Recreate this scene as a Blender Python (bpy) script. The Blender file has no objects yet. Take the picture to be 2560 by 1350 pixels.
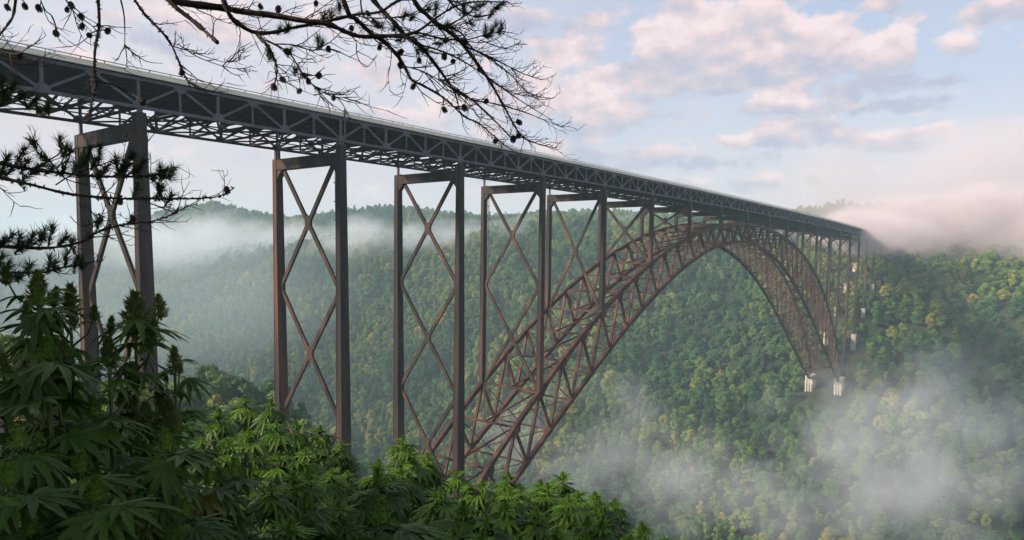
import bpy, math, random
import numpy as np
from mathutils import Vector, Matrix, Euler

C = bpy.context.scene.collection
S = bpy.context.scene

# ------------------------------------------------------------------ camera
CAM = np.array([-62.103, -124.816, -25.329])
YAW, PITCH, ROLL, FPX, PPX, PPY = 0.9265, -0.0879, 0.0125, 1703.7, 1280.0, 784.2
cy_, sy_ = math.cos(YAW), math.sin(YAW)
cp_, sp_ = math.cos(PITCH), math.sin(PITCH)
f0 = np.array([sy_*cp_, cy_*cp_, sp_])
r0 = np.array([cy_, -sy_, 0.0])
u0 = np.cross(r0, f0)
RT = math.cos(ROLL)*r0 + math.sin(ROLL)*u0
UP = -math.sin(ROLL)*r0 + math.cos(ROLL)*u0
FW = f0


def ray(px, py):
    """direction of a picture point (2560 x 1350), depth 1 along the view axis"""
    return FW + RT*(px-PPX)/FPX - UP*(py-PPY)/FPX


def at(px, py, depth):
    return CAM + ray(px, py)*depth


def project(p):
    d = np.asarray(p, float) - CAM
    z = d @ FW
    return PPX + FPX*(d @ RT)/z, PPY - FPX*(d @ UP)/z, z


def azel(px, py):
    d = ray(px, py)
    d = d/np.linalg.norm(d)
    return math.atan2(d[0], d[1]), math.asin(d[2])


cam_d = bpy.data.cameras.new('camera')
cam = bpy.data.objects.new('camera', cam_d)
C.objects.link(cam)
cam_d.sensor_width = 36.0
cam_d.lens = 36.0*FPX/2560.0
cam_d.shift_y = (PPY-675.0)/2560.0
cam_d.clip_start = 0.1
cam_d.clip_end = 20000
mw = Matrix.Identity(4)
for k in range(3):
    mw[k][0], mw[k][1], mw[k][2], mw[k][3] = RT[k], UP[k], -FW[k], CAM[k]
cam.matrix_world = mw
S.camera = cam

# ------------------------------------------------------------------ render settings
S.view_settings.view_transform = 'Standard'
S.view_settings.look = 'None'
S.view_settings.exposure = 0.9
S.view_settings.gamma = 1.0
S.render.engine = 'CYCLES'
cy = S.cycles
cy.use_denoising = True
cy.max_bounces = 6
cy.diffuse_bounces = 2
cy.glossy_bounces = 2
cy.transmission_bounces = 2
cy.transparent_max_bounces = 6
cy.volume_bounces = 3
cy.volume_step_rate = 1.0
cy.volume_max_steps = 128
cy.caustics_reflective = False
cy.caustics_refractive = False

# ------------------------------------------------------------------ sun
SUN_TO = np.array([-0.74, 0.54, 0.46])
SUN_TO = SUN_TO/np.linalg.norm(SUN_TO)
SUN_EL = math.asin(SUN_TO[2])
SUN_AZ = math.atan2(SUN_TO[0], SUN_TO[1])
ld = bpy.data.lights.new('sun', 'SUN')
ld.energy = 4.6
ld.angle = math.radians(8.0)
ld.color = (1.0, 0.83, 0.66)
sun = bpy.data.objects.new('sun', ld)
C.objects.link(sun)
sun.rotation_euler = Vector(SUN_TO).to_track_quat('Z', 'Y').to_euler()
sun.location = (-300, 100, 300)


# ------------------------------------------------------------------ node helpers
class NT:
    def __init__(self, tree):
        self.t = tree

    def n(self, typ, **kw):
        nd = self.t.nodes.new(typ)
        for k, v in kw.items():
            setattr(nd, k, v)
        return nd

    def link(self, a, b):
        self.t.links.new(a, b)

    def put(self, sock, v):
        if isinstance(v, bpy.types.NodeSocket):
            self.t.links.new(v, sock)
        else:
            sock.default_value = v

    def math(self, op, a, b=None, c=None, clamp=False):
        nd = self.n('ShaderNodeMath', operation=op, use_clamp=clamp)
        self.put(nd.inputs[0], a)
        if b is not None:
            self.put(nd.inputs[1], b)
        if c is not None:
            self.put(nd.inputs[2], c)
        return nd.outputs[0]

    def vmath(self, op, a, b=None):
        nd = self.n('ShaderNodeVectorMath', operation=op)
        self.put(nd.inputs[0], a)
        if b is not None:
            self.put(nd.inputs[1], b)
        return nd.outputs[1] if op in ('DOT_PRODUCT', 'LENGTH', 'DISTANCE') else nd.outputs[0]

    def mix(self, f, a, b, typ='MIX'):
        nd = self.n('ShaderNodeMix', data_type='RGBA', blend_type=typ)
        self.put(nd.inputs[0], f)
        for i, v in ((6, a), (7, b)):
            if isinstance(v, tuple) and len(v) == 3:
                v = (*v, 1.0)
            self.put(nd.inputs[i], v)
        return nd.outputs[2]

    def sstep(self, x, a, b):
        nd = self.n('ShaderNodeMapRange', interpolation_type='SMOOTHSTEP')
        self.put(nd.inputs[0], x)
        nd.inputs[1].default_value = a
        nd.inputs[2].default_value = b
        return nd.outputs[0]

    def noise(self, vec, scale, detail=4.0, rough=0.55, dist=0.0):
        nd = self.n('ShaderNodeTexNoise')
        if vec is not None:
            self.link(vec, nd.inputs['Vector'])
        nd.inputs['Scale'].default_value = scale
        nd.inputs['Detail'].default_value = detail
        nd.inputs['Roughness'].default_value = rough
        nd.inputs['Distortion'].default_value = dist
        return nd.outputs[0]

    def ramp(self, f, stops):
        nd = self.n('ShaderNodeValToRGB')
        self.put(nd.inputs[0], f)
        els = nd.color_ramp.elements
        while len(els) < len(stops):
            els.new(0.5)
        for e, (p, c) in zip(els, stops):
            e.position = p
            e.color = (*c, 1.0)
        return nd.outputs[0]


# ------------------------------------------------------------------ world: Nishita sky with a cloud layer
world = bpy.data.worlds.new('World')
S.world = world
world.use_nodes = True
wt = NT(world.node_tree)
world.node_tree.nodes.clear()
wo = wt.n('ShaderNodeOutputWorld')
bg = wt.n('ShaderNodeBackground')
bg.inputs[1].default_value = 0.082
wt.link(bg.outputs[0], wo.inputs[0])
sky = wt.n('ShaderNodeTexSky', sky_type='NISHITA')
sky.sun_disc = False
sky.sun_elevation = SUN_EL
sky.sun_rotation = SUN_AZ
sky.altitude = 300
sky.air_density = 1.0
sky.dust_density = 1.2
sky.ozone_density = 1.5
tc = wt.n('ShaderNodeTexCoord')
dirn = wt.vmath('NORMALIZE', tc.outputs['Generated'])
sx = wt.n('ShaderNodeSeparateXYZ')
wt.link(dirn, sx.inputs[0])
az = wt.math('ARCTAN2', sx.outputs[0], sx.outputs[1])
el = wt.math('ARCSINE', sx.outputs[2])
ae = wt.n('ShaderNodeCombineXYZ')
wt.link(az, ae.inputs[0])
wt.link(el, ae.inputs[1])
AE = ae.outputs[0]
# each cloud: centre, half width, half height in picture points -> azimuth / elevation, weight, greyness
CLOUDS = [
    (1700, 95, 120, 85, 1.0, 0), (1850, 80, 110, 85, 1.0, 0), (2030, 110, 120, 78, 1.05, 0), (1900, 175, 260, 55, .85, .25),
    (1650, 190, 85, 60, .9, .1), (2205, 130, 85, 60, .95, 0), (1690, 20, 50, 40, .6, 0),
    (1420, 125, 110, 45, .8, 0), (1480, 270, 110, 100, .85, .1), (1340, 250, 110, 70, .65, .1), (1620, 250, 60, 50, .6, .3),
    (1935, 255, 85, 40, .9, 0), (2105, 235, 65, 34, .85, .1), (2010, 325, 120, 40, .75, .2), (1870, 350, 70, 24, .7, 0),
    (2250, 350, 190, 30, .75, .1), (2110, 330, 70, 28, .6, .5), (2440, 40, 100, 32, .62, .1), (2540, 28, 70, 30, .62, .1),
    (2400, 105, 70, 34, .8, 0), (2200, 8, 70, 22, .7, 0), (2290, 45, 28, 15, .5, 0), (2230, 212, 220, 26, .6, 1.0),
    (2150, 268, 190, 16, .5, 1.0), (1700, 400, 260, 26, .45, .8), (1530, 390, 260, 36, .6, .15), (1870, 455, 240, 22, .5, .3),
    (950, 190, 70, 60, .5, 0), (1050, 300, 150, 50, .6, .1), (500, 60, 260, 90, .5, .05), (150, 150, 200, 60, .5, .2), (800, 60, 160, 60, .45, .1),
    (1330, 50, 120, 45, .5, .4), (1480, 60, 50, 26, .55, .1), (2400, 265, 60, 10, .35, 1.0), (1250, 330, 90, 40, .55, .1),
]
warp = wt.n('ShaderNodeTexNoise')
wt.link(AE, warp.inputs['Vector'])
warp.inputs['Scale'].default_value = 22.0
warp.inputs['Detail'].default_value = 6.0
warp.inputs['Roughness'].default_value = 0.6
wofs = wt.vmath('MULTIPLY', wt.vmath('SUBTRACT', warp.outputs[1], (.5, .5, .5)), (0.05, 0.03, 0.0))
AEW = wt.vmath('ADD', AE, wofs)
fsum = ssum = gsum = hsum = None
for (cx, cyy, hw, hh, wgt, grey) in CLOUDS:
    a0, e0 = azel(cx, cyy)
    a1, e1 = azel(cx+hw, cyy)
    a2, e2 = azel(cx, cyy-hh)
    ra = math.hypot(a1-a0, e1-e0)*1.35
    re = abs(e2-e0)*1.4
    q = wt.vmath('MULTIPLY', wt.vmath('SUBTRACT', AEW, (a0, e0, 0)), (1/ra, 1/re, 0))
    m = wt.math('SUBTRACT', 1.0, wt.vmath('DOT_PRODUCT', q, q))
    m = wt.math('MULTIPLY', wt.math('MAXIMUM', m, 0.0), wgt)
    sq = wt.n('ShaderNodeSeparateXYZ')
    wt.link(q, sq.inputs[0])
    hv = wt.math('MULTIPLY', wt.math('SUBTRACT', sq.outputs[1], 1.6*grey), m)
    fsum = m if fsum is None else wt.math('SMOOTH_MAX', fsum, m, 0.25)
    ssum = m if ssum is None else wt.math('ADD', ssum, m)
    hsum = hv if hsum is None else wt.math('ADD', hsum, hv)
nz_v = wt.vmath('MULTIPLY', AE, (1.0, 1.5, 1.0))
nz = wt.noise(nz_v, 20.0, 9.0, 0.60)
sh1 = wt.noise(nz_v, 15.0, 5.0, 0.52)
sh2 = wt.noise(wt.vmath('ADD', nz_v, (0.010, 0.020, 0.0)), 15.0, 5.0, 0.52)
dens = wt.math('ADD', fsum, wt.math('MULTIPLY', wt.math('SUBTRACT', nz, 0.5), 2.0))
cmask = wt.math('MULTIPLY', wt.sstep(dens, 0.18, 0.58), wt.sstep(fsum, 0.0, 0.12))
hrel = wt.math('DIVIDE', hsum, wt.math('ADD', ssum, 0.02))
lit = wt.math('ADD', 0.62, wt.math('MULTIPLY', hrel, 0.62))
lit = wt.math('ADD', lit, wt.math('MULTIPLY', wt.math('SUBTRACT', sh1, sh2), 2.6), clamp=True)
ccol = wt.ramp(lit, [(0.0, (3.3, 3.35, 4.25)), (0.35, (4.3, 3.85, 4.35)), (0.65, (5.7, 4.45, 4.55)), (1.0, (6.8, 5.45, 5.4))])
# thin high veil: whiter to the left and down at the skyline
vel = wt.sstep(el, 0.36, 0.02)
vaz = wt.sstep(az, 1.35, 0.55)
veil = wt.math('MAXIMUM', wt.math('MULTIPLY', vel, 0.85), wt.math('MULTIPLY', vaz, 0.9))
veil = wt.math('ADD', veil, wt.math('MULTIPLY', wt.math('SUBTRACT', wt.noise(nz_v, 7.0, 4.0), 0.5), 0.7), clamp=True)
vcol = wt.ramp(wt.sstep(el, 0.02, 0.30), [(0.0, (5.6, 4.65, 4.6)), (0.4, (5.4, 4.8, 4.95)), (1.0, (5.2, 5.0, 5.4))])
# the clear sky: the Nishita colour, paled by thin cirrus everywhere
skyc = wt.mix(0.72, sky.outputs[0], (3.9, 4.3, 5.45))
c1 = wt.mix(wt.math('MULTIPLY', veil, 0.85), skyc, vcol)
c2 = wt.mix(wt.math('MULTIPLY', cmask, 0.9), c1, ccol)
wt.link(c2, bg.inputs[0])
world.cycles.sampling_method = 'MANUAL'
world.cycles.sample_map_resolution = 1024


# ------------------------------------------------------------------ materials
def material(name):
    m = bpy.data.materials.new(name)
    m.use_nodes = True
    t = NT(m.node_tree)
    b = m.node_tree.nodes['Principled BSDF']
    return m, t, b


def mat_noise(name, stops, scale, rough=0.7, detail=5.0, spec=0.3, coord='Object', bump=0.0, stretch=(1, 1, 1)):
    m, t, b = material(name)
    co = t.n('ShaderNodeTexCoord').outputs[coord]
    v = t.vmath('MULTIPLY', co, stretch)
    nzv = t.noise(v, scale, detail, 0.6)
    col = t.ramp(t.sstep(nzv, 0.25, 0.75), stops)
    t.link(col, b.inputs['Base Color'])
    b.inputs['Roughness'].default_value = rough
    b.inputs['Specular IOR Level'].default_value = spec
    if bump:
        bn = t.n('ShaderNodeBump')
        bn.inputs['Strength'].default_value = bump
        t.link(nzv, bn.inputs['Height'])
        t.link(bn.outputs[0], b.inputs['Normal'])
    return m


M_TRUSS = mat_noise('weathered_steel_grey', [(0, (.072, .073, .092)), (.6, (.108, .108, .132)), (1, (.145, .138, .158))], .35, .6, spec=.12, stretch=(1, 1, .5))
M_LEG = mat_noise('weathered_steel_brown', [(0, (.020, .017, .018)), (.45, (.033, .026, .026)), (.7, (.055, .038, .033)), (1, (.130, .060, .040))], .16, .6, spec=.10, stretch=(1.5, 1.5, .12))
M_ARCH = mat_noise('weathered_steel_red', [(0, (.033, .018, .016)), (.5, (.062, .031, .026)), (1, (.13, .060, .046))], .22, .65, spec=.12, stretch=(1, 1, .6))
M_DECK = mat_noise('underdeck_shade', [(0, (.009, .010, .017)), (1, (.017, .019, .030))], .3, .8, spec=.1)  # very dark tone, with the shade below the deck put into the colour
M_PARAPET = mat_noise('parapet_concrete', [(0, (.52, .51, .40)), (.5, (.70, .68, .55)), (1, (.80, .78, .66))], .25, .8, stretch=(.3, 1, 3))
M_RAIL = mat_noise('rail_steel', [(0, (.16, .15, .15)), (1, (.26, .25, .24))], 1.0, .5)
M_ASPHALT = mat_noise('asphalt', [(0, (.04, .04, .042)), (1, (.06, .06, .06))], 2.0, .9)
M_CONC = mat_noise('pier_concrete', [(0, (.28, .25, .21)), (.5, (.44, .40, .34)), (1, (.58, .53, .46))], .25, .85, stretch=(1, 1, .3))


# ------------------------------------------------------------------ mesh helpers
class MB:
    def __init__(self):
        self.v, self.f = [], []

    def quad(self, a, b, c, d):
        k = len(self.v)
        self.v += [tuple(a), tuple(b), tuple(c), tuple(d)]
        self.f.append((k, k+1, k+2, k+3))

    def hull8(self, pts):
        k = len(self.v)
        self.v += [tuple(map(float, p)) for p in pts]
        for q in ((0, 3, 2, 1), (4, 5, 6, 7), (0, 1, 5, 4), (1, 2, 6, 5), (2, 3, 7, 6), (3, 0, 4, 7)):
            self.f.append(tuple(k+i for i in q))

    def box(self, x0, x1, y0, y1, z0, z1):
        self.hull8([(x0, y0, z0), (x1, y0, z0), (x1, y1, z0), (x0, y1, z0), (x0, y0, z1), (x1, y0, z1), (x1, y1, z1), (x0, y1, z1)])

    def beam(self, p0, p1, w, h, up=(0, 0, 1), w1=None, h1=None):
        """box bar from p0 to p1, w across, h along up; w1, h1 at the far end"""
        p0, p1, up = np.array(p0, float), np.array(p1, float), np.array(up, float)
        a = p1-p0
        a = a/np.linalg.norm(a)
        s = np.cross(a, up)
        if np.linalg.norm(s) < 1e-6:
            s = np.cross(a, np.array([1.0, 0, 0]))
        s = s/np.linalg.norm(s)
        q = np.cross(s, a)
        w1 = w if w1 is None else w1
        h1 = h if h1 is None else h1
        A = [p0+s*i*w/2+q*j*h/2 for i, j in ((-1, -1), (1, -1), (1, 1), (-1, 1))]
        B = [p1+s*i*w1/2+q*j*h1/2 for i, j in ((-1, -1), (1, -1), (1, 1), (-1, 1))]
        self.hull8(A+B)

    def ibeam(self, p0, p1, w, h, t=0.08, up=(0, 0, 1)):
        p0, p1, up = np.array(p0, float), np.array(p1, float), np.array(up, float)
        a = p1-p0
        a = a/np.linalg.norm(a)
        s = np.cross(a, up)
        s = s/np.linalg.norm(s)
        q = np.cross(s, a)
        self.beam(p0, p1, t, h-2*t, up)
        for j in (-1, 1):
            self.beam(p0+q*j*(h/2-t/2), p1+q*j*(h/2-t/2), w, t, up)

    def plate(self, c, ax, ay, thick, poly):
        """flat polygon plate: poly in (ax, ay) coordinates round c"""
        c, ax, ay = np.array(c, float), np.array(ax, float), np.array(ay, float)
        nrm = np.cross(ax, ay)
        nrm = nrm/np.linalg.norm(nrm)
        k = len(self.v)
        n = len(poly)
        for s in (-.5, .5):
            for (x, y) in poly:
                self.v.append(tuple(c+ax*x+ay*y+nrm*thick*s))
        self.f.append(tuple(range(k+n-1, k-1, -1)))
        self.f.append(tuple(range(k+n, k+2*n)))
        for i in range(n):
            j = (i+1) % n
            self.f.append((k+i, k+j, k+n+j, k+n+i))

    def tube(self, pts, rads, n=6, cap=True):
        pts = [np.array(p, float) for p in pts]
        k = len(self.v)
        prev = None
        for i, p in enumerate(pts):
            t = pts[min(i+1, len(pts)-1)]-pts[max(i-1, 0)]
            t = t/(np.linalg.norm(t)+1e-9)
            if prev is None:
                ref = np.array([0, 0, 1.0]) if abs(t[2]) < .9 else np.array([1.0, 0, 0])
                s = np.cross(t, ref)
            else:
                s = prev - t*np.dot(prev, t)
            s = s/(np.linalg.norm(s)+1e-9)
            prev = s
            q = np.cross(t, s)
            for j in range(n):
                a = 2*math.pi*j/n
                self.v.append(tuple(p+(s*math.cos(a)+q*math.sin(a))*rads[i]))
        for i in range(len(pts)-1):
            for j in range(n):
                self.f.append((k+i*n+j, k+i*n+(j+1) % n, k+(i+1)*n+(j+1) % n, k+(i+1)*n+j))
        if cap:
            self.f.append(tuple(k+j for j in range(n-1, -1, -1)))
            self.f.append(tuple(k+(len(pts)-1)*n+j for j in range(n)))

    def mesh(self, name, mats, smooth=False):
        me = bpy.data.meshes.new(name)
        me.from_pydata(self.v, [], self.f)
        for m in (mats if isinstance(mats, (list, tuple)) else [mats]):
            me.materials.append(m)
        if smooth:
            me.polygons.foreach_set('use_smooth', [True]*len(me.polygons))
        me.update()
        return me

    def build(self, name, mat, parent=None, smooth=False):
        o = bpy.data.objects.new(name, self.mesh(name, mat, smooth))
        C.objects.link(o)
        if parent is not None:
            o.parent = parent
        return o


def tag(o, label=None, cat=None, group=None, kind=None):
    if label:
        o['label'] = label
    if cat:
        o['category'] = cat
    if group:
        o['group'] = group
    if kind:
        o['kind'] = kind
    return o


def empty(name, loc=(0, 0, 0), rz=0.0):
    o = bpy.data.objects.new(name, None)
    C.objects.link(o)
    o.location = loc
    o.rotation_euler = (0, 0, rz)
    return o


# ------------------------------------------------------------------ terrain
def vnoise(x, y, seed=0):
    """smooth value noise, vectorised"""
    xi, yi = np.floor(x).astype(np.int64), np.floor(y).astype(np.int64)
    fx, fy = x-xi, y-yi
    fx, fy = fx*fx*(3-2*fx), fy*fy*(3-2*fy)

    def h(a, b):
        n = (a*374761393 + b*668265263 + seed*1442695041) & 0xffffffff
        n = ((n ^ (n >> 13))*1274126177) & 0xffffffff
        return ((n ^ (n >> 16)) & 0xffff)/65535.0
    return (h(xi, yi)*(1-fx)+h(xi+1, yi)*fx)*(1-fy)+(h(xi, yi+1)*(1-fx)+h(xi+1, yi+1)*fx)*fy


def smooth01(x, a, b):
    t = np.clip((x-a)/(b-a), 0, 1)
    return t*t*(3-2*t)


def river_x(Y):
    yy = np.maximum(Y-350, 0)
    return 338 - 0.00042*yy*yy/(1+yy/4000.0)


PROF_D = [-2500, -900, -600, -460, -400, -330, -258, -180, -100, -30, 30, 100, 180, 247, 300, 345, 380, 420, 460, 500, 560, 640, 760, 900, 1500, 6000]
PROF_Z = [5, 5, -4, -14, -27, -75, -141, -185, -215, -252, -252, -226, -186, -152, -116, -84, -62, -42, -26, -12, 5, 26, 52, 66, 70, 60]


def terrain(X, Y):
    X, Y = np.asarray(X, float), np.asarray(Y, float)
    d = X-river_x(Y)
    z = np.interp(d, PROF_D, PROF_Z)
    z = z*0.5+0.25*(np.interp(d-18, PROF_D, PROF_Z)+np.interp(d+18, PROF_D, PROF_Z))
    # spurs and gullies running down the walls, fading out by the bridge footings and the river
    amp = 46*smooth01(np.abs(d), 60, 260)*(0.25+0.75*smooth01(np.abs(Y-10), 40, 190))*smooth01(np.hypot(X-CAM[0], Y-CAM[1]), 60, 260)
    s = Y+0.35*d
    z = z + amp*((vnoise(s/170.0, d/420.0, 3)-.5)*1.5+(vnoise(s/70.0, d/160.0, 7)-.5)*.6)
    z = z + 26*(vnoise(X/420.0+9, Y/420.0, 5)-.5)*smooth01(d, 480, 800)
    # wooded spur on the near wall, left of the second tower
    z = z + 74*np.exp(-((X-112)/62)**2-((Y-158)/80)**2)
    for (fx, fz, rx_) in ((583, -146, 26), (598, -139, 14), (637.8, -108, 15), (677.6, -81, 15), (717.5, -59, 15), (757.3, -38, 15)):
        wg = np.exp(-((X-fx)/rx_)**2-((Y-12)/34)**4)
        z = z*(1-wg)+fz*wg
    # skyline: a dip, then a separate hilltop at the far left, sinking left of that
    az_ = np.degrees(np.arctan2(X-CAM[0], Y-CAM[1]))
    far = smooth01(np.hypot(X-CAM[0], Y-CAM[1]), 800, 1500)
    sky_f = np.interp(az_, [5, 18, 23, 26, 29.5, 32, 35, 40, 45, 60, 80, 95], SKYL)
    z = np.where(z > -60, (z+60)*(1-far*(1-sky_f))-60, z)
    # the ledge the photographer stands on: it breaks off steeply on the right and ahead
    r = np.hypot(X-CAM[0], Y-CAM[1])
    fwd = (X-CAM[0])*math.sin(YAW)+(Y-CAM[1])*math.cos(YAW)
    lat = (X-CAM[0])*math.cos(YAW)-(Y-CAM[1])*math.sin(YAW)
    fp = np.maximum(fwd, 0)
    ledge = CAM[2]-1.66-0.15*np.maximum(fwd, -20)-1.7*np.maximum(lat-0.12*fp-.25, 0)*smooth01(fwd, -3, 1.5)-.5*np.maximum(fwd-8, 0)+0.05*np.sin(X*1.3)*np.cos(Y*1.1)
    w = smooth01(r, 14, 52)
    return ledge*(1-w)+z*w


SKYL = [.2, .3, .5, 0.76, .9, .78, .72, .9, .95, .92, .72, .84]


def grid_axis(c, lo, hi):
    pos = [0.0]
    st = 1.0
    while pos[-1] < max(abs(hi-c), abs(lo-c)):
        pos.append(pos[-1]+st)
        st = min(st*1.12, 13.0 if pos[-1] < 2300 else 90.0)
    pos = np.array(pos)
    ax = np.concatenate([-pos[:0:-1], pos])+c
    return ax[(ax >= lo) & (ax <= hi)]


M_GROUND = mat_noise('forest_floor', [(0, (.012, .022, .010)), (.5, (.022, .034, .014)), (1, (.045, .042, .022))], .15, .95)
gx = grid_axis(CAM[0], -1600, 6000)
gy = grid_axis(CAM[1], -1500, 6500)
GX, GY = np.meshgrid(gx, gy)
GZ = terrain(GX, GY)
nx_, ny_ = len(gx), len(gy)
me = bpy.data.meshes.new('ground')
vv = np.stack([GX.ravel(), GY.ravel(), GZ.ravel()], 1)
ii = np.arange(nx_*ny_).reshape(ny_, nx_)
ff = np.stack([ii[:-1, :-1].ravel(), ii[:-1, 1:].ravel(), ii[1:, 1:].ravel(), ii[1:, :-1].ravel()], 1)
me.from_pydata(vv.tolist(), [], ff.tolist())
me.materials.append(M_GROUND)
me.polygons.foreach_set('use_smooth', [True]*len(me.polygons))
ground = bpy.data.objects.new('ground', me)
C.objects.link(ground)
tag(ground, 'wooded gorge floor and slopes falling from the ledge under the camera', 'ground', kind='structure')

# the river at the bottom of the gorge
rb = MB()
yr = np.arange(-900, 2600, 60.0)
for a, b in zip(yr[:-1], yr[1:]):
    xa, xb_ = float(river_x(a)), float(river_x(b))
    rb.quad((xa-34, a, -249.5), (xa+34, a, -249.5), (xb_+34, b, -249.5), (xb_-34, b, -249.5))
M_WATER, t_, b_ = material('river_water')
b_.inputs['Base Color'].default_value = (.03, .045, .04, 1)
b_.inputs['Roughness'].default_value = 0.15
river = rb.build('river', M_WATER)
tag(river, 'dark river at the bottom of the gorge', 'river', kind='structure')

# ------------------------------------------------------------------ the bridge
PAN = 39.86
W = 24.15
D = 4.81


def bx(i):
    """x of trestle bent i (fractions lie between bents)"""
    st = {-2: -92.2, -1: -48.4, 0: -4.59, 1: 39.18}
    a = math.floor(i)
    xa = st.get(a, PAN*a)
    xb2 = st.get(a+1, PAN*(a+1))
    return xa+(xb2-xa)*(i-a)


def zb(X):
    return -1.8928e-5*(X-200)**2


T5 = [-21.58, -33.09, 14.64, -78.52, -3.91, -7.54]
B4 = [40.45, 11.99, -150.77, -21.46, -18.05]


def z_top(X):
    return float(np.polyval(T5, (X-330)/260))


def z_bot(X):
    return float(np.polyval(B4, (X-330)/260))


I0, I1 = -2, 22
bridge = empty('steel_arch_bridge', (0, 0, 0))
tag(bridge, 'long brown steel arch bridge carrying a pale edged road deck across the misty gorge', 'bridge')

# --- deck: slab, road, parapets with rail
xs = [bx(I0+k/6) for k in range((I1-I0)*6+1)]
slab = MB()
for a, b in zip(xs[:-1], xs[1:]):
    za, zc = zb(a), zb(b)
    slab.hull8([(a, -.35, za+5.02), (b, -.35, zc+5.02), (b, W+.35, zc+5.02), (a, W+.35, za+5.02),
                (a, -.35, za+5.30), (b, -.35, zc+5.30), (b, W+.35, zc+5.30), (a, W+.35, za+5.30)])
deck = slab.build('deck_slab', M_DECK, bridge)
rd = MB()
for a, b in zip(xs[:-1], xs[1:]):
    rd.quad((a, .3, zb(a)+5.306), (b, .3, zb(b)+5.306), (b, W-.3, zb(b)+5.306), (a, W-.3, zb(a)+5.306))
rd.build('road_surface', M_ASPHALT, deck)
for y0 in (0, 1):
    pb, rl = MB(), MB()
    yo = (-.72, -.36) if y0 == 0 else (W+.36, W+.72)
    for a, b in zip(xs[:-1], xs[1:]):
        za, zc = zb(a), zb(b)
        # lower lip and upper wall, the wall set a little back
        pb.hull8([(a, yo[0], za+5.22), (b, yo[0], zc+5.22), (b, yo[1], zc+5.22), (a, yo[1], za+5.22),
                  (a, yo[0], za+5.52), (b, yo[0], zc+5.52), (b, yo[1], zc+5.52), (a, yo[1], za+5.52)])
        c, e = (yo[0]+.09, yo[1]+.05) if y0 == 0 else (yo[0]-.05, yo[1]-.09)
        pb.hull8([(a, c, za+5.52), (b, c, zc+5.52), (b, e, zc+5.52), (a, e, za+5.52),
                  (a, c, za+6.12), (b, c, zc+6.12), (b, e, zc+6.12), (a, e, za+6.12)])
        ym = (c+e)/2
        rl.beam((a, ym, za+6.52), (b, ym, zc+6.52), .13, .13)
        n = 2
        for k in range(n):
            X = a+(b-a)*(k+.5)/n
            z = zb(X)
            rl.box(X-.09, X+.09, ym-.07, ym+.07, z+6.1, z+6.5)
    p = pb.build('parapet', M_PARAPET, bridge)
    rl.build('guard_rail', M_RAIL, p)

# --- floor framing under the slab: stringers, floor beams
fl = MB()
for y in np.linspace(1.6, W-1.6, 9):
    for k in range((I1-I0)*2):
        a, b = bx(I0+k/2), bx(I0+(k+1)/2)
        fl.ibeam((a, y, zb(a)+4.55), (b, y, zb(b)+4.55), .42, .94, .09)
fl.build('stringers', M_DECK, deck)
fb = MB()
for X in xs:
    fb.ibeam((X, .2, zb(X)+3.62), (X, W-.2, zb(X)+3.62), .5, .92, .10)
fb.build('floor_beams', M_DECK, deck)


def octo(r, s=.42):
    k = r*s
    return [(-r, -k), (-k, -r), (k, -r), (r, -k), (r, k), (k, r), (-k, r), (-r, k)]


# --- the two edge trusses, one part per span
for side, y in (('near', 0.0), ('far', W)):
    for i in range(I0, I1):
        X = [bx(i+k/6) for k in range(7)]
        ch, web = MB(), MB()
        for k in range(6):
            a, b = X[k], X[k+1]
            ch.beam((a, y, zb(a)), (b, y, zb(b)), .50, .55)
            ch.beam((a, y, zb(a)+D), (b, y, zb(b)+D), .55, .62)
        for k in range(7):
            yy = y - (.30 if y == 0 else -.30)
            if k % 2 == 0 and k < 6:
                ch.plate((X[k], yy, zb(X[k])+.22), (1, 0, 0), (0, 0, 1), .05, [(-1.15, -.45), (1.15, -.45), (1.15, .3), (.5, 1.0), (-.5, 1.0), (-1.15, .3)])
            if k % 2 == 1:
                ch.plate((X[k], yy, zb(X[k])+D-.22), (1, 0, 0), (0, 0, 1), .05, [(-1.2, .50), (1.2, .50), (1.2, -.3), (.5, -1.0), (-.5, -1.0), (-1.2, -.3)])
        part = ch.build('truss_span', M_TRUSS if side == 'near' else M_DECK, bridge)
        MT = M_TRUSS if side == 'near' else M_DECK  # far truss takes the shaded tone in place of the near side's grey
        split = side == 'near' and 0 <= i < 7
        for k in range(6):
            a, b = X[k], X[k+1]
            zl, zr = zb(a), zb(b)
            p0, p1 = ((a, y, zl+.25), (b, y, zr+D-.3)) if k % 2 == 0 else ((a, y, zl+D-.3), (b, y, zr+.25))
            vw = .50 if k % 2 == 0 else .32
            for nm, q0, q1, w in (('diagonal', p0, p1, .40), ('vertical', (a, y, zl+.26), (a, y, zl+D-.3), vw)):
                mb = MB() if split else web
                mb.beam(q0, q1, .34, w, up=(1, 0, 0) if nm == 'vertical' else (0, 0, 1))
                if split:
                    mb.build(nm, M_TRUSS, part)
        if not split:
            web.build('lattice', MT, part)

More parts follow.
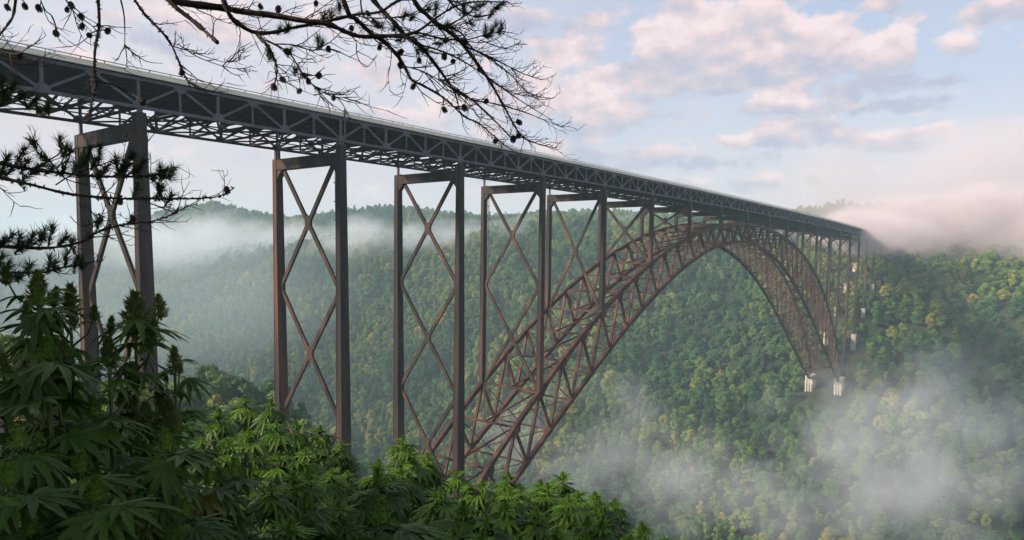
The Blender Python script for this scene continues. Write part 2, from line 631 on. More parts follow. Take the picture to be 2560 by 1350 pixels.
# --- lower lateral bracing and cross frames, one part per span
for i in range(I0, I1):
    lb = MB()
    X = [bx(i+k/6) for k in range(7)]
    for k in range(6):
        a, b = X[k], X[k+1]
        za, zc = zb(a), zb(b)
        lb.beam((a, .26, za-.02), (a, W-.26, za-.02), .42, .44)
        lb.beam((a, .3, za+.2), (a, W/2, za+3.1), .32, .34)
        lb.beam((a, W-.3, za+.2), (a, W/2, za+3.1), .32, .34)
        lb.beam((a, .3, za+3.1), (a, W/2, za+.18), .26, .28)
        lb.beam((a, W-.3, za+3.1), (a, W/2, za+.18), .26, .28)
        if k % 2 == 0:
            c = X[k+2]
            zc2 = zb(c)
            m_ = ((a+c)/2, W/2, (za+zc2)/2-.06)
            for (px_, py_, pz_) in ((a, .3, za-.06), (a, W-.3, za-.06), (c, .3, zc2-.06), (c, W-.3, zc2-.06)):
                lb.beam((px_, py_, pz_), m_, .38, .30)
            lb.plate(m_, (1, 0, 0), (0, 1, 0), .06, octo(.9))
        # walkway lines under the deck
    for y in (W*.36, W*.64):
        lb.beam((X[0], y, zb(X[0])+.16), (X[6], y, zb(X[6])+.16), .22, .22)
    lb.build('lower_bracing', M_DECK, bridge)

# --- expansion joint posts at bent 1, standing up past the parapet
ej = MB()
for dx in (-.75, .55):
    X = bx(1)+dx
    ej.box(X-.20, X+.20, -.80, -.73, zb(X)-.3, zb(X)+(6.9 if dx > 0 else 4.6))
ej.build('expansion_joint', M_TRUSS, bridge)


# --- trestle bents
def foot_z(i, y):
    if 3 <= i <= 14:
        return z_top(bx(i))+.8
    if i == 2:
        return -128.0
    if i == 15:
        return -131.2
    ped = {16: -96.3, 17: -74.5, 18: -52.0, 19: -31.0, 20: -17.0, 21: -10.0}
    if i in ped:
        return ped[i]
    return float(terrain(bx(i), y))-1.0


for i in range(-1, 22):
    X = bx(i)
    z0 = zb(X)
    Lf = [foot_z(i, 0.0), foot_z(i, W)]
    L = z0-.5*(Lf[0]+Lf[1])
    if L < 4.5:
        # crown bents: a low seat between truss and arch
        cb = MB()
        cb.box(X-.8, X+.8, -.6, W+.6, z0-3.0, z0-.9)
        cb.build('trestle_bent', M_LEG, bridge)
        continue
    cb = MB()
    capd = 2.35 if L > 12 else 2.0
    ct, cbm = z0-2.75, z0-2.75-capd
    # cap beam, slightly haunched at the legs
    cb.box(X-.85, X+.85, .55, W-.55, cbm, ct)
    cb.box(X-1.0, X+1.0, .85, W-.85, ct, ct+.10)
    cb.box(X-1.0, X+1.0, .85, W-.85, cbm-.10, cbm)
    if L > 12:
        for ys, sg in ((.7, 1), (W-.7, -1)):
            cb.plate((X, ys, cbm-.1), (0, 1, 0), (0, 0, 1), 1.5, [(0, 0), (0, -2.2), (sg*.9, -1.2), (sg*2.1, 0)] if sg < 0 else [(0, 0), (2.1, 0), (.9, -1.2), (0, -2.2)])
    part = cb.build('trestle_bent', M_LEG, bridge)
    for q, y in enumerate((0.0, W)):
        zf = Lf[q]
        lg = MB()
        zt = z0-.95 if q == 0 else ct+.12
        tp = min(max((z0-zf)/65.0, 0.0), 1.3)
        small = 3 <= i <= 14
        wx0, wy0 = (1.75, 1.45) if not small else (1.65, 1.35)
        wx1, wy1 = wx0+1.15*tp, wy0+.85*tp
        if small:
            wx1, wy1 = wx0+.35*tp, wy0+.25*tp
        lg.beam((X, y, zt), (X, y, zf), wy0, wx0, up=(1, 0, 0), w1=wy1, h1=wx1)
        # edge flanges and seams so the faces are not bare
        if i < 5:
            for sx_ in (-1, 1):
                for sy2 in (-1, 1):
                    lg.beam((X+sx_*(wx0/2+.015), y+sy2*(wy0/2-.12), zt-.1), (X+sx_*(wx1/2+.015), y+sy2*(wy1/2-.12), zf+.1), .14, .10, up=(1, 0, 0))
            nsp = int((zt-zf)/15)
            for s in range(1, nsp+1):
                f = s/(nsp+1)
                zc = zt+(zf-zt)*f
                wx, wy = wx0+(wx1-wx0)*f+.05, wy0+(wy1-wy0)*f+.05
                lg.box(X-wx/2, X+wx/2, y-wy/2, y+wy/2, zc-.35, zc+.35)
        leg = lg.build('leg', M_LEG, part)
        # bearings between cap and truss
        br = MB()
        for dx in ((-.42, .42) if i in (1,) else (0.0,)):
            zc = zt
            br.box(X+dx-.26, X+dx+.26, y-.3, y+.3, zc, z0-.26)
            br.box(X+dx-.5, X+dx+.5, y-.5, y+.5, zc, zc+.14)
        br.build('bearing', M_TRUSS, leg)
    # crossed braces
    zbase = .5*(Lf[0]+Lf[1])
    tcp = z0-2.6
    if 3 <= i <= 14:
        Lc = tcp-zbase
        n = max(1, int(round(Lc/33.0)))
        H = Lc/n
        if Lc < 9:
            n = 0
            vb = MB()
            for yy in (.5, W-.5):
                vb.beam((X, yy, cbm), (X, W/2, zbase+.4), .4, .4, up=(1, 0, 0))
            if Lc > 5:
                vb.build('brace', M_LEG, part)
    else:
        H = 31.3
        n = max(1, int(math.ceil((tcp-zbase)/H)))
    bw = 1.0 if i <= 5 else .78
    for k in range(n):
        za, zc = tcp-k*H, tcp-(k+1)*H
        zlo = max(zc, zbase)
        for sgn in (0, 1):
            mb = MB()
            ya, yb_ = (.75, W-.75) if sgn == 0 else (W-.75, .75)
            f = (za-zlo)/(za-zc)
            mb.beam((X, ya, za), (X, ya+(yb_-ya)*f, zlo), .55 if sgn else .58, bw, up=(0, 1, 0))
            if sgn == 0 and (za+zc)/2 > zlo:
                mb.plate((X, W/2, (za+zc)/2), (0, 1, 0), (0, 0, 1), .66, [(-.62, -1.7), (.62, -1.7), (1.0, -.6), (1.0, .6), (.62, 1.7), (-.62, 1.7), (-1.0, .6), (-1.0, -.6)])
            if zc > zlo-.1:
                yv = yb_
                sg = 1 if yv < W/2 else -1
                mb.plate((X, yv-sg*.1, zc), (0, sg, 0), (0, 0, 1), .62, [(0, -2.0), (.55, -1.6), (1.1, -.4), (1.1, .4), (.55, 1.6), (0, 2.0)] if sg > 0 else [(0, 2.0), (.55, 1.6), (1.1, .4), (1.1, -.4), (.55, -1.6), (0, -2.0)])
            mb.build('brace', M_LEG, part)
    # caged ladders seen on two bents
    if i in (1, 3):
        ld_ = MB()
        yl = 1.75 if i == 1 else W-1.75
        za, zc = cbm, max(zbase, z0-75)
        for dx in (-.28, .28):
            ld_.beam((X+dx, yl, za), (X+dx, yl, zc), .10, .10, up=(1, 0, 0))
        ld_.beam((X, yl+(.42 if i == 1 else -.42), za), (X, yl+(.42 if i == 1 else -.42), zc), .08, .08, up=(1, 0, 0))
        k = za
        while k > zc:
            ld_.box(X-.42, X+.42, min(yl, yl+(.45 if i == 1 else -.45))-.1, max(yl, yl+(.45 if i == 1 else -.45))+.1, k-.09, k+.09)
            ld_.box(X-.12, X+.12, min(yl-.95, yl-.05) if i == 1 else yl, yl if i == 1 else yl+.95, k-.08, k+.08)
            k -= 4.2
        ld_.build('ladder', M_TRUSS, part)

# --- the arch: two ribs, struts and bracing
XT = [PAN*(2+k/3.0) for k in range(0, 39)] + [588.5]
XB = [PAN*(2+(k+.5)/3.0) for k in range(0, 38)] + [582.0]
XB = [77.0] + XB[1:] if False else XB
for y in (0.0, W):
    up_ = MB()
    for a, b in zip(XT[:-1], XT[1:]):
        up_.beam((a, y, z_top(a)), (b, y, z_top(b)), 1.25, 1.5)
    up_.beam((70.0, y, -112.0), (XT[0], y, z_top(XT[0])), 1.15, 1.3)
    for k, a in enumerate(XT[:-1]):
        # splice plates over the nodes
        t = np.array([1, 0, (z_top(a+.5)-z_top(a-.5))])
        t = t/np.linalg.norm(t)
        up_.beam(np.array((a, y, z_top(a)))-t*1.1, np.array((a, y, z_top(a)))+t*1.3, 1.36, 1.64)
    sg_ = -1 if y == 0.0 else 1
    for k, a in enumerate(XT[:-1]):
        sl = z_top(a+.5)-z_top(a-.5)
        t = np.array([1, 0, sl])/math.hypot(1, sl)
        nn = np.array([-t[2], 0, t[0]])
        up_.plate(np.array((a, y+sg_*.70, z_top(a)))-nn*.55, t, nn, .05, [(-1.9, .3), (1.9, .3), (1.9, -.5), (.9, -1.7), (-.9, -1.7), (-1.9, -.5)])
    rib = up_.build('arch_rib', M_ARCH, bridge)
    lo = MB()
    for a, b in zip(XB[:-1], XB[1:]):
        lo.beam((a, y, z_bot(a)), (b, y, z_bot(b)), 1.25, 1.5)
    lo.beam((78.0, y, -119.0), (XB[0], y, z_bot(XB[0])), 1.15, 1.3)
    for k, a in enumerate(XB[:-1]):
        t = np.array([1, 0, (z_bot(a+.5)-z_bot(a-.5))])
        t = t/np.linalg.norm(t)
        lo.beam(np.array((a, y, z_bot(a)))-t*1.1, np.array((a, y, z_bot(a)))+t*1.3, 1.36, 1.64)
    lo.build('lower_chord', M_ARCH, rib)
    rest = MB()
    for k in range(0, 39):
        a = XT[k]
        for kb in (k-1, k):
            if kb < 0 or kb >= len(XB):
                continue
            b = XB[kb]
            single = (y == 0.0 and 1 <= k <= 24)
            mb = MB() if single else rest
            mb.beam((a, y, z_top(a)-.5), (b, y, z_bot(b)+.5), .72, .84 if kb == k else .96, up=(0, 1, 0))
            if single:
                mb.build('web_member', M_ARCH, rib)
    rest.build('lattice', M_ARCH, rib)

for k in range(0, 39):
    # one bay of bracing between the ribs
    mb = MB()
    a = XT[k]
    za = z_top(a)
    mb.beam((a, .58, za), (a, W-.58, za), .66, .62)
    if k > 0:
        c = XT[k-1]
        zc = z_top(c)
        low, lz = (c, zc) if a < 330 else (a, za)
        hi, hz = (a, za) if a < 330 else (c, zc)
        for yy in (.55, W-.55):
            mb.beam((hi, yy, hz), (low, W/2, lz), .55, .50)
    if k < len(XB):
        b = XB[k]
        zl = z_bot(b)
        mb.beam((b, .58, zl), (b, W-.58, zl), .50, .50)
        if k > 0:
            c = XB[k-1]
            zc = z_bot(c)
            for y0, y1 in ((.55, W-.55), (W-.55, .55)):
                mb.beam((c, y0, zc), (b, y1, zl), .32, .30 if y0 < 1 else .27)
        # sway frame in the plane of a web member
        mb.beam((a, .6, za-.5), (b, W/2, zl+.4), .26, .26)
        mb.beam((a, W-.6, za-.5), (b, W/2, zl+.4), .26, .26)
    mb.build('arch_bracing', M_ARCH, bridge)


# ------------------------------------------------------------------ concrete piers
def thrust_pier(y, label):
    root = empty('concrete_pier', (586.0, y, -150.0))
    tag(root, label, 'pier', 'concrete piers under the far arch foot')
    mb = MB()
    prof = [(-6.2, 18.6), (1.5, 19.6), (6.6, 17.4), (5.0, 0.0), (2.0, -12.0), (-5.0, -12.0), (-5.4, 4.0)]
    mb.plate((0, 0, 0), (1, 0, 0), (0, 0, 1), 6.6, prof)
    for yy in (-2.2, 0, 2.2):
        mb.box(-6.6, -5.6, yy-.35, yy+.35, -6, 17.5)
    mb.build('shaft', M_CONC, root)
    cp = MB()
    cp.hull8([(-6.6, -3.6, 12.6), (6.4, -3.6, 12.2), (6.4, 3.6, 12.2), (-6.6, 3.6, 12.6), (-6.7, -3.6, 13.6), (6.6, -3.6, 13.2), (6.6, 3.6, 13.2), (-6.7, 3.6, 13.6)])
    cp.build('collar', M_CONC, root)
    return root


thrust_pier(W, 'cream concrete pier under the left foot of the far arch end')
thrust_pier(0.0, 'cream concrete pier under the right foot of the far arch end')


def pedestal(X, y, top, h, label, wd=4.2):
    root = empty('concrete_pedestal', (X, y, top-h))
    tag(root, label, 'pedestal', 'pale pedestals under the far trestle towers')
    mb = MB()
    mb.hull8([(-wd*.42, -wd*.42, -6), (wd*.42, -wd*.42, -6), (wd*.42, wd*.42, -6), (-wd*.42, wd*.42, -6),
              (-wd*.5, -wd*.5, h-1.2), (wd*.5, -wd*.5, h-1.2), (wd*.5, wd*.5, h-1.2), (-wd*.5, wd*.5, h-1.2)])
    mb.build('shaft', M_CONC, root)
    cp = MB()
    cp.box(-wd*.56, wd*.56, -wd*.56, wd*.56, h-1.2, h)
    cp.build('cap', M_CONC, root)


PEDS = [(15, 0, -131.2, 10, 'pale pedestal under the slim tower leg rising right beside the arch foot'),
        (15, W, -131.2, 10, 'pale pedestal hidden behind the lattice just above the arch feet'),
        (16, 0, -96.3, 14, 'tall pale pedestal standing in forest above and right of the arch feet'),
        (16, W, -96.3, 12, 'pale pedestal half hidden by the tower legs left of the tall forest pedestal'),
        (17, 0, -74.5, 7, 'small sunlit pedestal second up the slope among the trees'),
        (17, W, -74.5, 7, 'small pedestal showing between tower legs beside the arch'),
        (18, 0, -52.0, 8, 'square pale pedestal third up the slope among dark trees'),
        (18, W, -52.0, 8, 'small pale pedestal behind the third one on the slope'),
        (19, 0, -31.0, 9, 'highest pale pedestal on the slope just below the fog'),
        (19, W, -31.0, 7, 'pale pedestal behind the highest one below the fog')]
for (i, y, top, h, lab) in PEDS:
    pedestal(bx(i), y, top, h, lab, 4.2 if i in (16, 19, 18) else 3.2)
# ------------------------------------------------------------------ forest
def foliage_mat(name, stops, transl=0.25, rough=0.65, patch=True):
    m, t, b = material(name)
    oi = t.n('ShaderNodeObjectInfo')
    rnd = oi.outputs['Random']
    if patch:
        v = t.vmath('MULTIPLY', oi.outputs['Location'], (.0085, .0085, .0110))
        nzv = t.sstep(t.noise(v, 1.0, 2.0, .5), .36, .61)
        f = t.math('ADD', t.math('MULTIPLY', nzv, .54), t.math('MULTIPLY', t.math('POWER', rnd, 1.6), .52))
    else:
        f = rnd
    leafn = t.noise(t.n('ShaderNodeTexCoord').outputs['Object'], .55 if patch else 9.0, 3.0)
    f = t.math('ADD', f, t.math('MULTIPLY', t.math('SUBTRACT', leafn, .5), .45), clamp=True)
    col = t.ramp(f, stops)
    t.link(col, b.inputs['Base Color'])
    b.inputs['Roughness'].default_value = rough
    b.inputs['Specular IOR Level'].default_value = .25 if patch else .28
    tr = t.n('ShaderNodeBsdfTranslucent')
    t.link(col, tr.inputs[0])
    mx = t.n('ShaderNodeMixShader')
    mx.inputs[0].default_value = transl
    t.link(b.outputs[0], mx.inputs[1])
    t.link(tr.outputs[0], mx.inputs[2])
    out = m.node_tree.nodes['Material Output']
    t.link(mx.outputs[0], out.inputs[0])
    return m


M_CROWN = foliage_mat('broadleaf_crown', [(0.0, (.024, .074, .036)), (.32, (.050, .128, .036)), (.58, (.098, .185, .038)), (.80, (.175, .235, .040)), (1.0, (.29, .265, .048))])
M_BARK = mat_noise('tree_bark', [(0, (.05, .04, .032)), (1, (.12, .10, .08))], 1.5, .9)


def crown_mesh(seed, H, R, conic=0.0):
    """leaf clumps spread over many lobes; H crown height, R crown radius; base of the crown at z = 0"""
    rng = np.random.default_rng(seed)
    V, Fc = [], []
    lobes = []
    nl = 15
    for k in range(nl):
        a = rng.uniform(0, 2*math.pi)
        h = (k+.5)/nl
        rr = R*(math.sin(math.pi*min(max(.14+.80*h, 0), 1))**.75)*(1-conic*h)
        q = rng.uniform(.30, .78)*rr
        lobes.append((q*math.cos(a), q*math.sin(a), H*(.06+.82*h), R*rng.uniform(.28, .50)*(1-.45*conic*h)))
    lobes.append((0, 0, H*.86, R*.34*(1-.3*conic)))
    for (x, y, z, r) in lobes:
        n = int(64*(r/(R*.35))**2)
        for _ in range(n):
            d = rng.normal(size=3)
            d[2] = abs(d[2])*1.0-.35
            d /= np.linalg.norm(d)
            p = np.array([x, y, z])+d*r*rng.uniform(.72, 1.08)*np.array([1, 1, .85])
            nrm = d+rng.normal(size=3)*.32
            nrm /= np.linalg.norm(nrm)
            s1 = np.cross(nrm, rng.normal(size=3))
            s1 /= np.linalg.norm(s1)
            s2 = np.cross(nrm, s1)
            w = rng.uniform(.32, .72)
            l = w*rng.uniform(1.0, 1.6)
            k = len(V)
            b = nrm*w*.25
            V += [tuple(p-s1*l), tuple(p-s2*w*.8+b), tuple(p+s1*l), tuple(p+s2*w*.8+b)]
            Fc.append((k, k+1, k+2, k+3))
    return V, Fc


def trunk_mb(H0, Hc, seed):
    rng = np.random.default_rng(seed)
    mb = MB()
    mb.tube([(0, 0, -1.5), (.05, .02, H0*.5), (.1, -.05, H0), (.05, .05, H0+Hc*.55)], [.34, .27, .22, .07], 7)
    for k in range(5):
        a = rng.uniform(0, 6.28)
        z = H0*rng.uniform(.6, 1.1)
        L = rng.uniform(2.2, 4.2)
        mb.tube([(0, 0, z), (math.cos(a)*L*.5, math.sin(a)*L*.5, z+L*.45), (math.cos(a)*L, math.sin(a)*L, z+L)], [.13, .09, .03], 5)
    return mb


TREES = []        # (trunk mesh, crown mesh, joined mesh)
protos = bpy.data.collections.new('tree_kinds')
for k in range(9):
    H0, Hc, R, con = [(3.2, 11.5, 5.2, .15), (2.6, 10.0, 6.0, 0), (3.5, 13.5, 5.0, .3), (2.8, 9.2, 5.3, 0), (3.6, 12.6, 5.8, .1), (2.2, 8.4, 4.6, .1), (3.0, 11.0, 6.4, .05), (4.0, 14.5, 4.3, .55), (2.7, 10.2, 4.9, .25)][k]
    V, Fc = crown_mesh(100+k, Hc, R, con)
    V = [(x, y, z+H0) for x, y, z in V]
    cm = bpy.data.meshes.new('crown')
    cm.from_pydata(V, [], Fc)
    cm.materials.append(M_CROWN)
    tm = trunk_mb(H0, Hc, 50+k)
    t_me = tm.mesh('trunk', M_BARK)
    j = bpy.data.meshes.new('tree_kind')
    o_ = len(tm.v)
    j.from_pydata(tm.v+V, [], tm.f+[tuple(o_+i for i in f) for f in Fc])
    j.materials.append(M_BARK)
    j.materials.append(M_CROWN)
    j.polygons.foreach_set('material_index', [0]*len(tm.f)+[1]*len(Fc))
    TREES.append((t_me, cm))
    protos.objects.link(bpy.data.objects.new('tree_kind_%d' % k, j))

rng = np.random.default_rng(11)
SP = 10.4
tx, ty = np.meshgrid(np.arange(-330, 2500, SP), np.arange(-700, 3300, SP))
tx = tx.ravel()+rng.uniform(-.42, .42, tx.size)*SP
ty = ty.ravel()+rng.uniform(-.42, .42, ty.size)*SP
tz = terrain(tx, ty)
P3 = np.stack([tx, ty, tz], 1)
dd = P3-CAM
dep = dd @ FW
ok = dep > 30
with np.errstate(divide='ignore', invalid='ignore'):
    qx = PPX+FPX*(dd @ RT)/dep
    qy = PPY-FPX*(dd @ UP)/dep
dist = np.hypot(dd[:, 0], dd[:, 1])
ok &= (qx > -420) & (qx < 2980) & (qy > 300) & (dist > 46)
ok &= np.abs(tx-river_x(ty)) > 38
# keep clear of the bridge and its footings
near_line = (ty > -9) & (ty < W+9)
ztree = tz+15.0
arch_clear = near_line & (tx > 60) & (tx < 625) & (ztree > np.polyval(B4, (tx-330)/260)-2)
deck_clear = (ty > -10) & (ty < W+10) & (ztree > -7) & (tx < 900)
ok &= ~(arch_clear | deck_clear)
for i in range(0, 22):
    if 3 <= i <= 14:
        continue
    for y in (0.0, W):
        ok &= np.hypot(tx-bx(i), ty-y) > 7.5
        ok &= ~((np.abs(ty-y*1.0) < 7) & (tx > bx(i)-11) & (tx < bx(i)))       # a cut in front of each foot
for y in (0.0, W):
    ok &= ~((np.abs(ty-y-(-2)) < 10) & (tx > 564) & (tx < 600))
tx, ty, tz, qx, qy, dep, dist = [a[ok] for a in (tx, ty, tz, qx, qy, dep, dist)]
# drop what the ground itself hides
vis = np.ones(tx.size, bool)
for f in np.linspace(.03, .97, 40):
    zx, zy = CAM[0]+(tx-CAM[0])*f, CAM[1]+(ty-CAM[1])*f
    zl = CAM[2]+(tz+17-CAM[2])*f
    vis &= ~((terrain(zx, zy) > zl+10) & (np.hypot(zx-CAM[0], zy-CAM[1]) > 25))
tx, ty, tz, qx, qy, dep, dist = [a[vis] for a in (tx, ty, tz, qx, qy, dep, dist)]
NTR = tx.size
kindi = rng.integers(0, 9, NTR)
rotz = rng.uniform(0, 6.283, NTR)
scl = .72+.75*rng.random(NTR)**1.5
# silhouette of the foreground plants: trees behind it do not show
SIL_X = [0, 400, 480, 600, 700, 850, 950, 1030, 1130, 1400, 1550, 1680, 2560]
SIL_Y = [700, 850, 950, 985, 1000, 1095, 1150, 1100, 1160, 1180, 1260, 1345, 1350]
KH = np.array([14.7, 12.6, 17.0, 12.0, 16.2, 10.6, 14.0, 18.5, 12.9])
KR = np.array([5.2, 6.0, 5.0, 5.3, 5.8, 4.6, 6.4, 4.3, 4.9])*1.15
kh, kr = KH[kindi]*scl*1.08, KR[kindi]*scl
top_y = qy-FPX*kh/dep
half = FPX*kr/dep
sil_min = np.minimum(np.interp(qx-half, SIL_X, SIL_Y), np.minimum(np.interp(qx, SIL_X, SIL_Y), np.interp(qx+half, SIL_X, SIL_Y)))
keep = ~((dep < 230) & (top_y < np.minimum(sil_min, 1330)+30) & ~((qx < 850) & (top_y > 920) & (dep > 170)) | (dep < 105))
TK = [tx, ty, tz, qx, qy, dep, dist, kindi, rotz, scl, top_y]
tx, ty, tz, qx, qy, dep, dist, kindi, rotz, scl, top_y = [a[keep] for a in TK]
NTR = tx.size
seen = (qx > 10) & (qx < 2550) & (top_y+FPX*5*scl/dep < np.interp(qx, SIL_X, SIL_Y)) & (top_y > 0)
order = np.argsort(np.where(seen, dep, 1e9))
single = np.zeros(NTR, bool)
single[order[:min(300, int(seen.sum()))]] = True


def tree_label(i):
    x, y, dpt = qx[i], top_y[i], dep[i]
    side = tx[i]-river_x(ty[i])
    tone = ['slender', 'broad round', 'tall', 'small round', 'large', 'low', 'wide spreading', 'pointed', 'loose'][kindi[i]]
    if side < -40:
        where = 'on the near wooded spur left of the second tower' if x < 900 else 'on the near bank behind the plants by the arch foot'
    elif x < 1450:
        where = 'seen beneath the arch springing'
    elif x < 1900:
        where = 'on the misty slope below the arch'
    elif x < 2180:
        where = 'below the cream piers of the arch'
    else:
        where = 'in the lower right mist'
    return '%s green broadleaf tree %s' % (tone, where)


for i in np.nonzero(single)[0]:
    t_me, cm = TREES[kindi[i]]
    r = empty('broadleaf_tree', (tx[i], ty[i], tz[i]), rotz[i])
    r.scale = (scl[i], scl[i], scl[i]*(.92+.16*((i*37) % 10)/10))
    tag(r, tree_label(i), 'tree', 'broadleaf trees nearest the camera on the gorge slopes')
    for nm, m_ in (('trunk', t_me), ('crown', cm)):
        o = bpy.data.objects.new(nm, m_)
        C.objects.link(o)
        o.parent = r

rest_i = np.nonzero(~single)[0]
fm = bpy.data.meshes.new('forest')
fm.from_pydata(np.stack([tx, ty, tz], 1)[rest_i].tolist(), [], [])
a_ = fm.attributes.new('kind_index', 'INT', 'POINT')
a_.data.foreach_set('value', kindi[rest_i].astype(np.int32))
a_ = fm.attributes.new('turn', 'FLOAT_VECTOR', 'POINT')
a_.data.foreach_set('vector', np.stack([0*rotz, 0*rotz, rotz], 1)[rest_i].astype(np.float32).ravel())
a_ = fm.attributes.new('size', 'FLOAT', 'POINT')
a_.data.foreach_set('value', scl[rest_i].astype(np.float32))
forest = bpy.data.objects.new('forest', fm)
C.objects.link(forest)
tag(forest, 'dense green broadleaf forest covering both walls of the gorge', 'forest', kind='stuff')
ng = bpy.data.node_groups.new('forest_trees', 'GeometryNodeTree')
ng.interface.new_socket('Geometry', in_out='INPUT', socket_type='NodeSocketGeometry')
ng.interface.new_socket('Geometry', in_out='OUTPUT', socket_type='NodeSocketGeometry')
gi, go = ng.nodes.new('NodeGroupInput'), ng.nodes.new('NodeGroupOutput')
ip = ng.nodes.new('GeometryNodeInstanceOnPoints')
ci = ng.nodes.new('GeometryNodeCollectionInfo')
ci.inputs['Collection'].default_value = protos
ci.inputs['Separate Children'].default_value = True
ci.inputs['Reset Children'].default_value = True
ip.inputs['Pick Instance'].default_value = True


def nattr(name, typ):
    nd = ng.nodes.new('GeometryNodeInputNamedAttribute')
    nd.data_type = typ
    nd.inputs[0].default_value = name
    return nd.outputs[0]


e2r = ng.nodes.new('FunctionNodeEulerToRotation')
ng.links.new(nattr('turn', 'FLOAT_VECTOR'), e2r.inputs[0])
ng.links.new(gi.outputs[0], ip.inputs['Points'])
ng.links.new(ci.outputs[0], ip.inputs['Instance'])
ng.links.new(nattr('kind_index', 'INT'), ip.inputs['Instance Index'])
ng.links.new(e2r.outputs[0], ip.inputs['Rotation'])
ng.links.new(nattr('size', 'FLOAT'), ip.inputs['Scale'])
ng.links.new(ip.outputs[0], go.inputs[0])
md = forest.modifiers.new('trees', 'NODES')
md.node_group = ng

# ------------------------------------------------------------------ hemp plants in front
M_LEAF = foliage_mat('fan_leaf', [(0, (.022, .058, .008)), (.5, (.040, .095, .010)), (1, (.068, .135, .014))], .3, .5, False)
M_LEAF_Y = foliage_mat('yellowing_leaf', [(0, (.11, .13, .02)), (1, (.16, .17, .03))], .25, .5, False)
M_LEAF_T = foliage_mat('young_leaf', [(0, (.060, .150, .014)), (.5, (.090, .20, .020)), (1, (.125, .25, .028))], .38, .55, False)
M_BUD = foliage_mat('flower_bud', [(0, (.080, .125, .028)), (.5, (.12, .175, .042)), (1, (.18, .22, .065))], .25, .65, False)
M_TIP = foliage_mat('young_bud', [(0, (.070, .150, .014)), (.5, (.10, .205, .022)), (1, (.15, .26, .04))], .3, .6, False)
M_STEM = mat_noise('green_stem', [(0, (.05, .08, .025)), (1, (.09, .12, .04))], 30, .6)


def leaflet(mb, origin, ang, L, wd, droop, fold=.28, seg=9):
    ca, sa = math.cos(ang), math.sin(ang)
    rows = []
    for k in range(seg+1):
        t = k/seg
        x = L*t
        prof = (math.sin(math.pi*min(t**.78, 1))**.9) if 0 < t < 1 else 0
        w = wd*prof*(1.0 if k % 2 else .80)
        z = -droop*L*t*t
        cx, cyv = origin[0]+ca*x, origin[1]+sa*x
        nx, ny = -sa, ca
        rows.append(((cx+nx*w, cyv+ny*w, origin[2]+z+fold*w), (cx, cyv, origin[2]+z), (cx-nx*w, cyv-ny*w, origin[2]+z+fold*w)))
    for a, b in zip(rows[:-1], rows[1:]):
        mb.quad(a[1], b[1], b[0], a[0])
        mb.quad(a[2], b[2], b[1], a[1])


def fan_leaf(seed, n=7, droop=.3, mat=None, pet=.4, narrow=1.0):
    rg = random.Random(seed)
    mb = MB()
    mb.tube([(0, 0, 0), (pet*.5, 0, .03), (pet, 0, 0)], [.016, .013, .012], 4)
    angs = [0, 27, 54, 86, 122][:(n+1)//2]
    lens = [1.0, .94, .80, .55, .30]
    for j, (a, l) in enumerate(zip(angs, lens)):
        for s in ((1,) if j == 0 else (1, -1)):
            leaflet(mb, (pet, 0, 0), math.radians(a*s+rg.uniform(-4, 4)), l*rg.uniform(.93, 1.05), .098*narrow*(.65+.35*l), droop*rg.uniform(.6, 1.5))
    return mb.mesh('fan_leaf', mat or M_LEAF)


LEAF = [fan_leaf(s, n, dr) for s, n, dr in ((1, 7, .25), (2, 9, .35), (3, 7, .5), (4, 7, .12), (5, 5, .4), (6, 9, .2))]
LEAF_Y = fan_leaf(9, 7, .3, M_LEAF_Y)
LEAF_T = [fan_leaf(20+s, n, dr, M_LEAF_T, .15, .85) for s, n, dr in ((1, 5, .2), (2, 7, .35), (3, 7, .1))]


def bud_mesh(seed, n=420, fat=.27, mat=None):
    rg = np.random.default_rng(seed)
    mb = MB()
    for k in range(n):
        t = (k+.5)/n
        a = k*2.39996+rg.normal()*.25
        lump = 1+.22*math.sin(t*23+seed)+.15*rg.normal()
        r = fat*((1-t)**.62)*(min(1, t*6+.35))*lump
        c = np.array([r*math.cos(a), r*math.sin(a), t*.93])
        out = np.array([math.cos(a), math.sin(a), .55+1.3*t+rg.normal()*.25])
        out /= np.linalg.norm(out)
        sd = np.cross(out, [0, 0, 1.0])
        sd /= np.linalg.norm(sd)
        up = np.cross(sd, out)
        L = rg.uniform(.06, .12)
        w = L*rg.uniform(.28, .42)
        if k % 5 == 0:
            L, w = L*1.9, w*.8
        base = c-out*.05
        tip = c+out*L-up*.02
        mid = c+out*L*.35
        mb.quad(base, mid+sd*w, tip, mid+up*w*.6)
        mb.quad(base, mid+up*w*.6, tip, mid-sd*w)
        if k % 3 == 0:
            q = c+out*(L+.06)+rg.normal(size=3)*.02
            mb.quad(c+sd*.006, q, q, c-sd*.006)
    mb.tube([(0, 0, -.1), (0, 0, .8)], [.05, .03], 5)
    # a filled heart so no sky shows through
    mb.tube([(0, 0, -.02), (0, 0, .1), (0, 0, .4), (0, 0, .75), (0, 0, .93)], [.04, fat*.5, fat*.42, fat*.22, .015], 8)
    return mb.mesh('bud', mat or M_BUD)


BUD = [bud_mesh(s, 420, f) for s, f in ((1, .27), (2, .24), (3, .30))]
BUDS = [bud_mesh(10+s, 220, .36, M_TIP) for s in range(2)]
DIRC = math.atan2(-FW[1], -FW[0])          # azimuth that points back to the camera


def put(name, me, parent, loc, az_a, pitch, s, roll=0.0):
    o = bpy.data.objects.new(name, me)
    C.objects.link(o)
    o.parent = parent
    o.location = loc
    o.rotation_euler = Euler((roll, -pitch, az_a), 'XYZ')
    o.scale = (s, s, s)
    return o


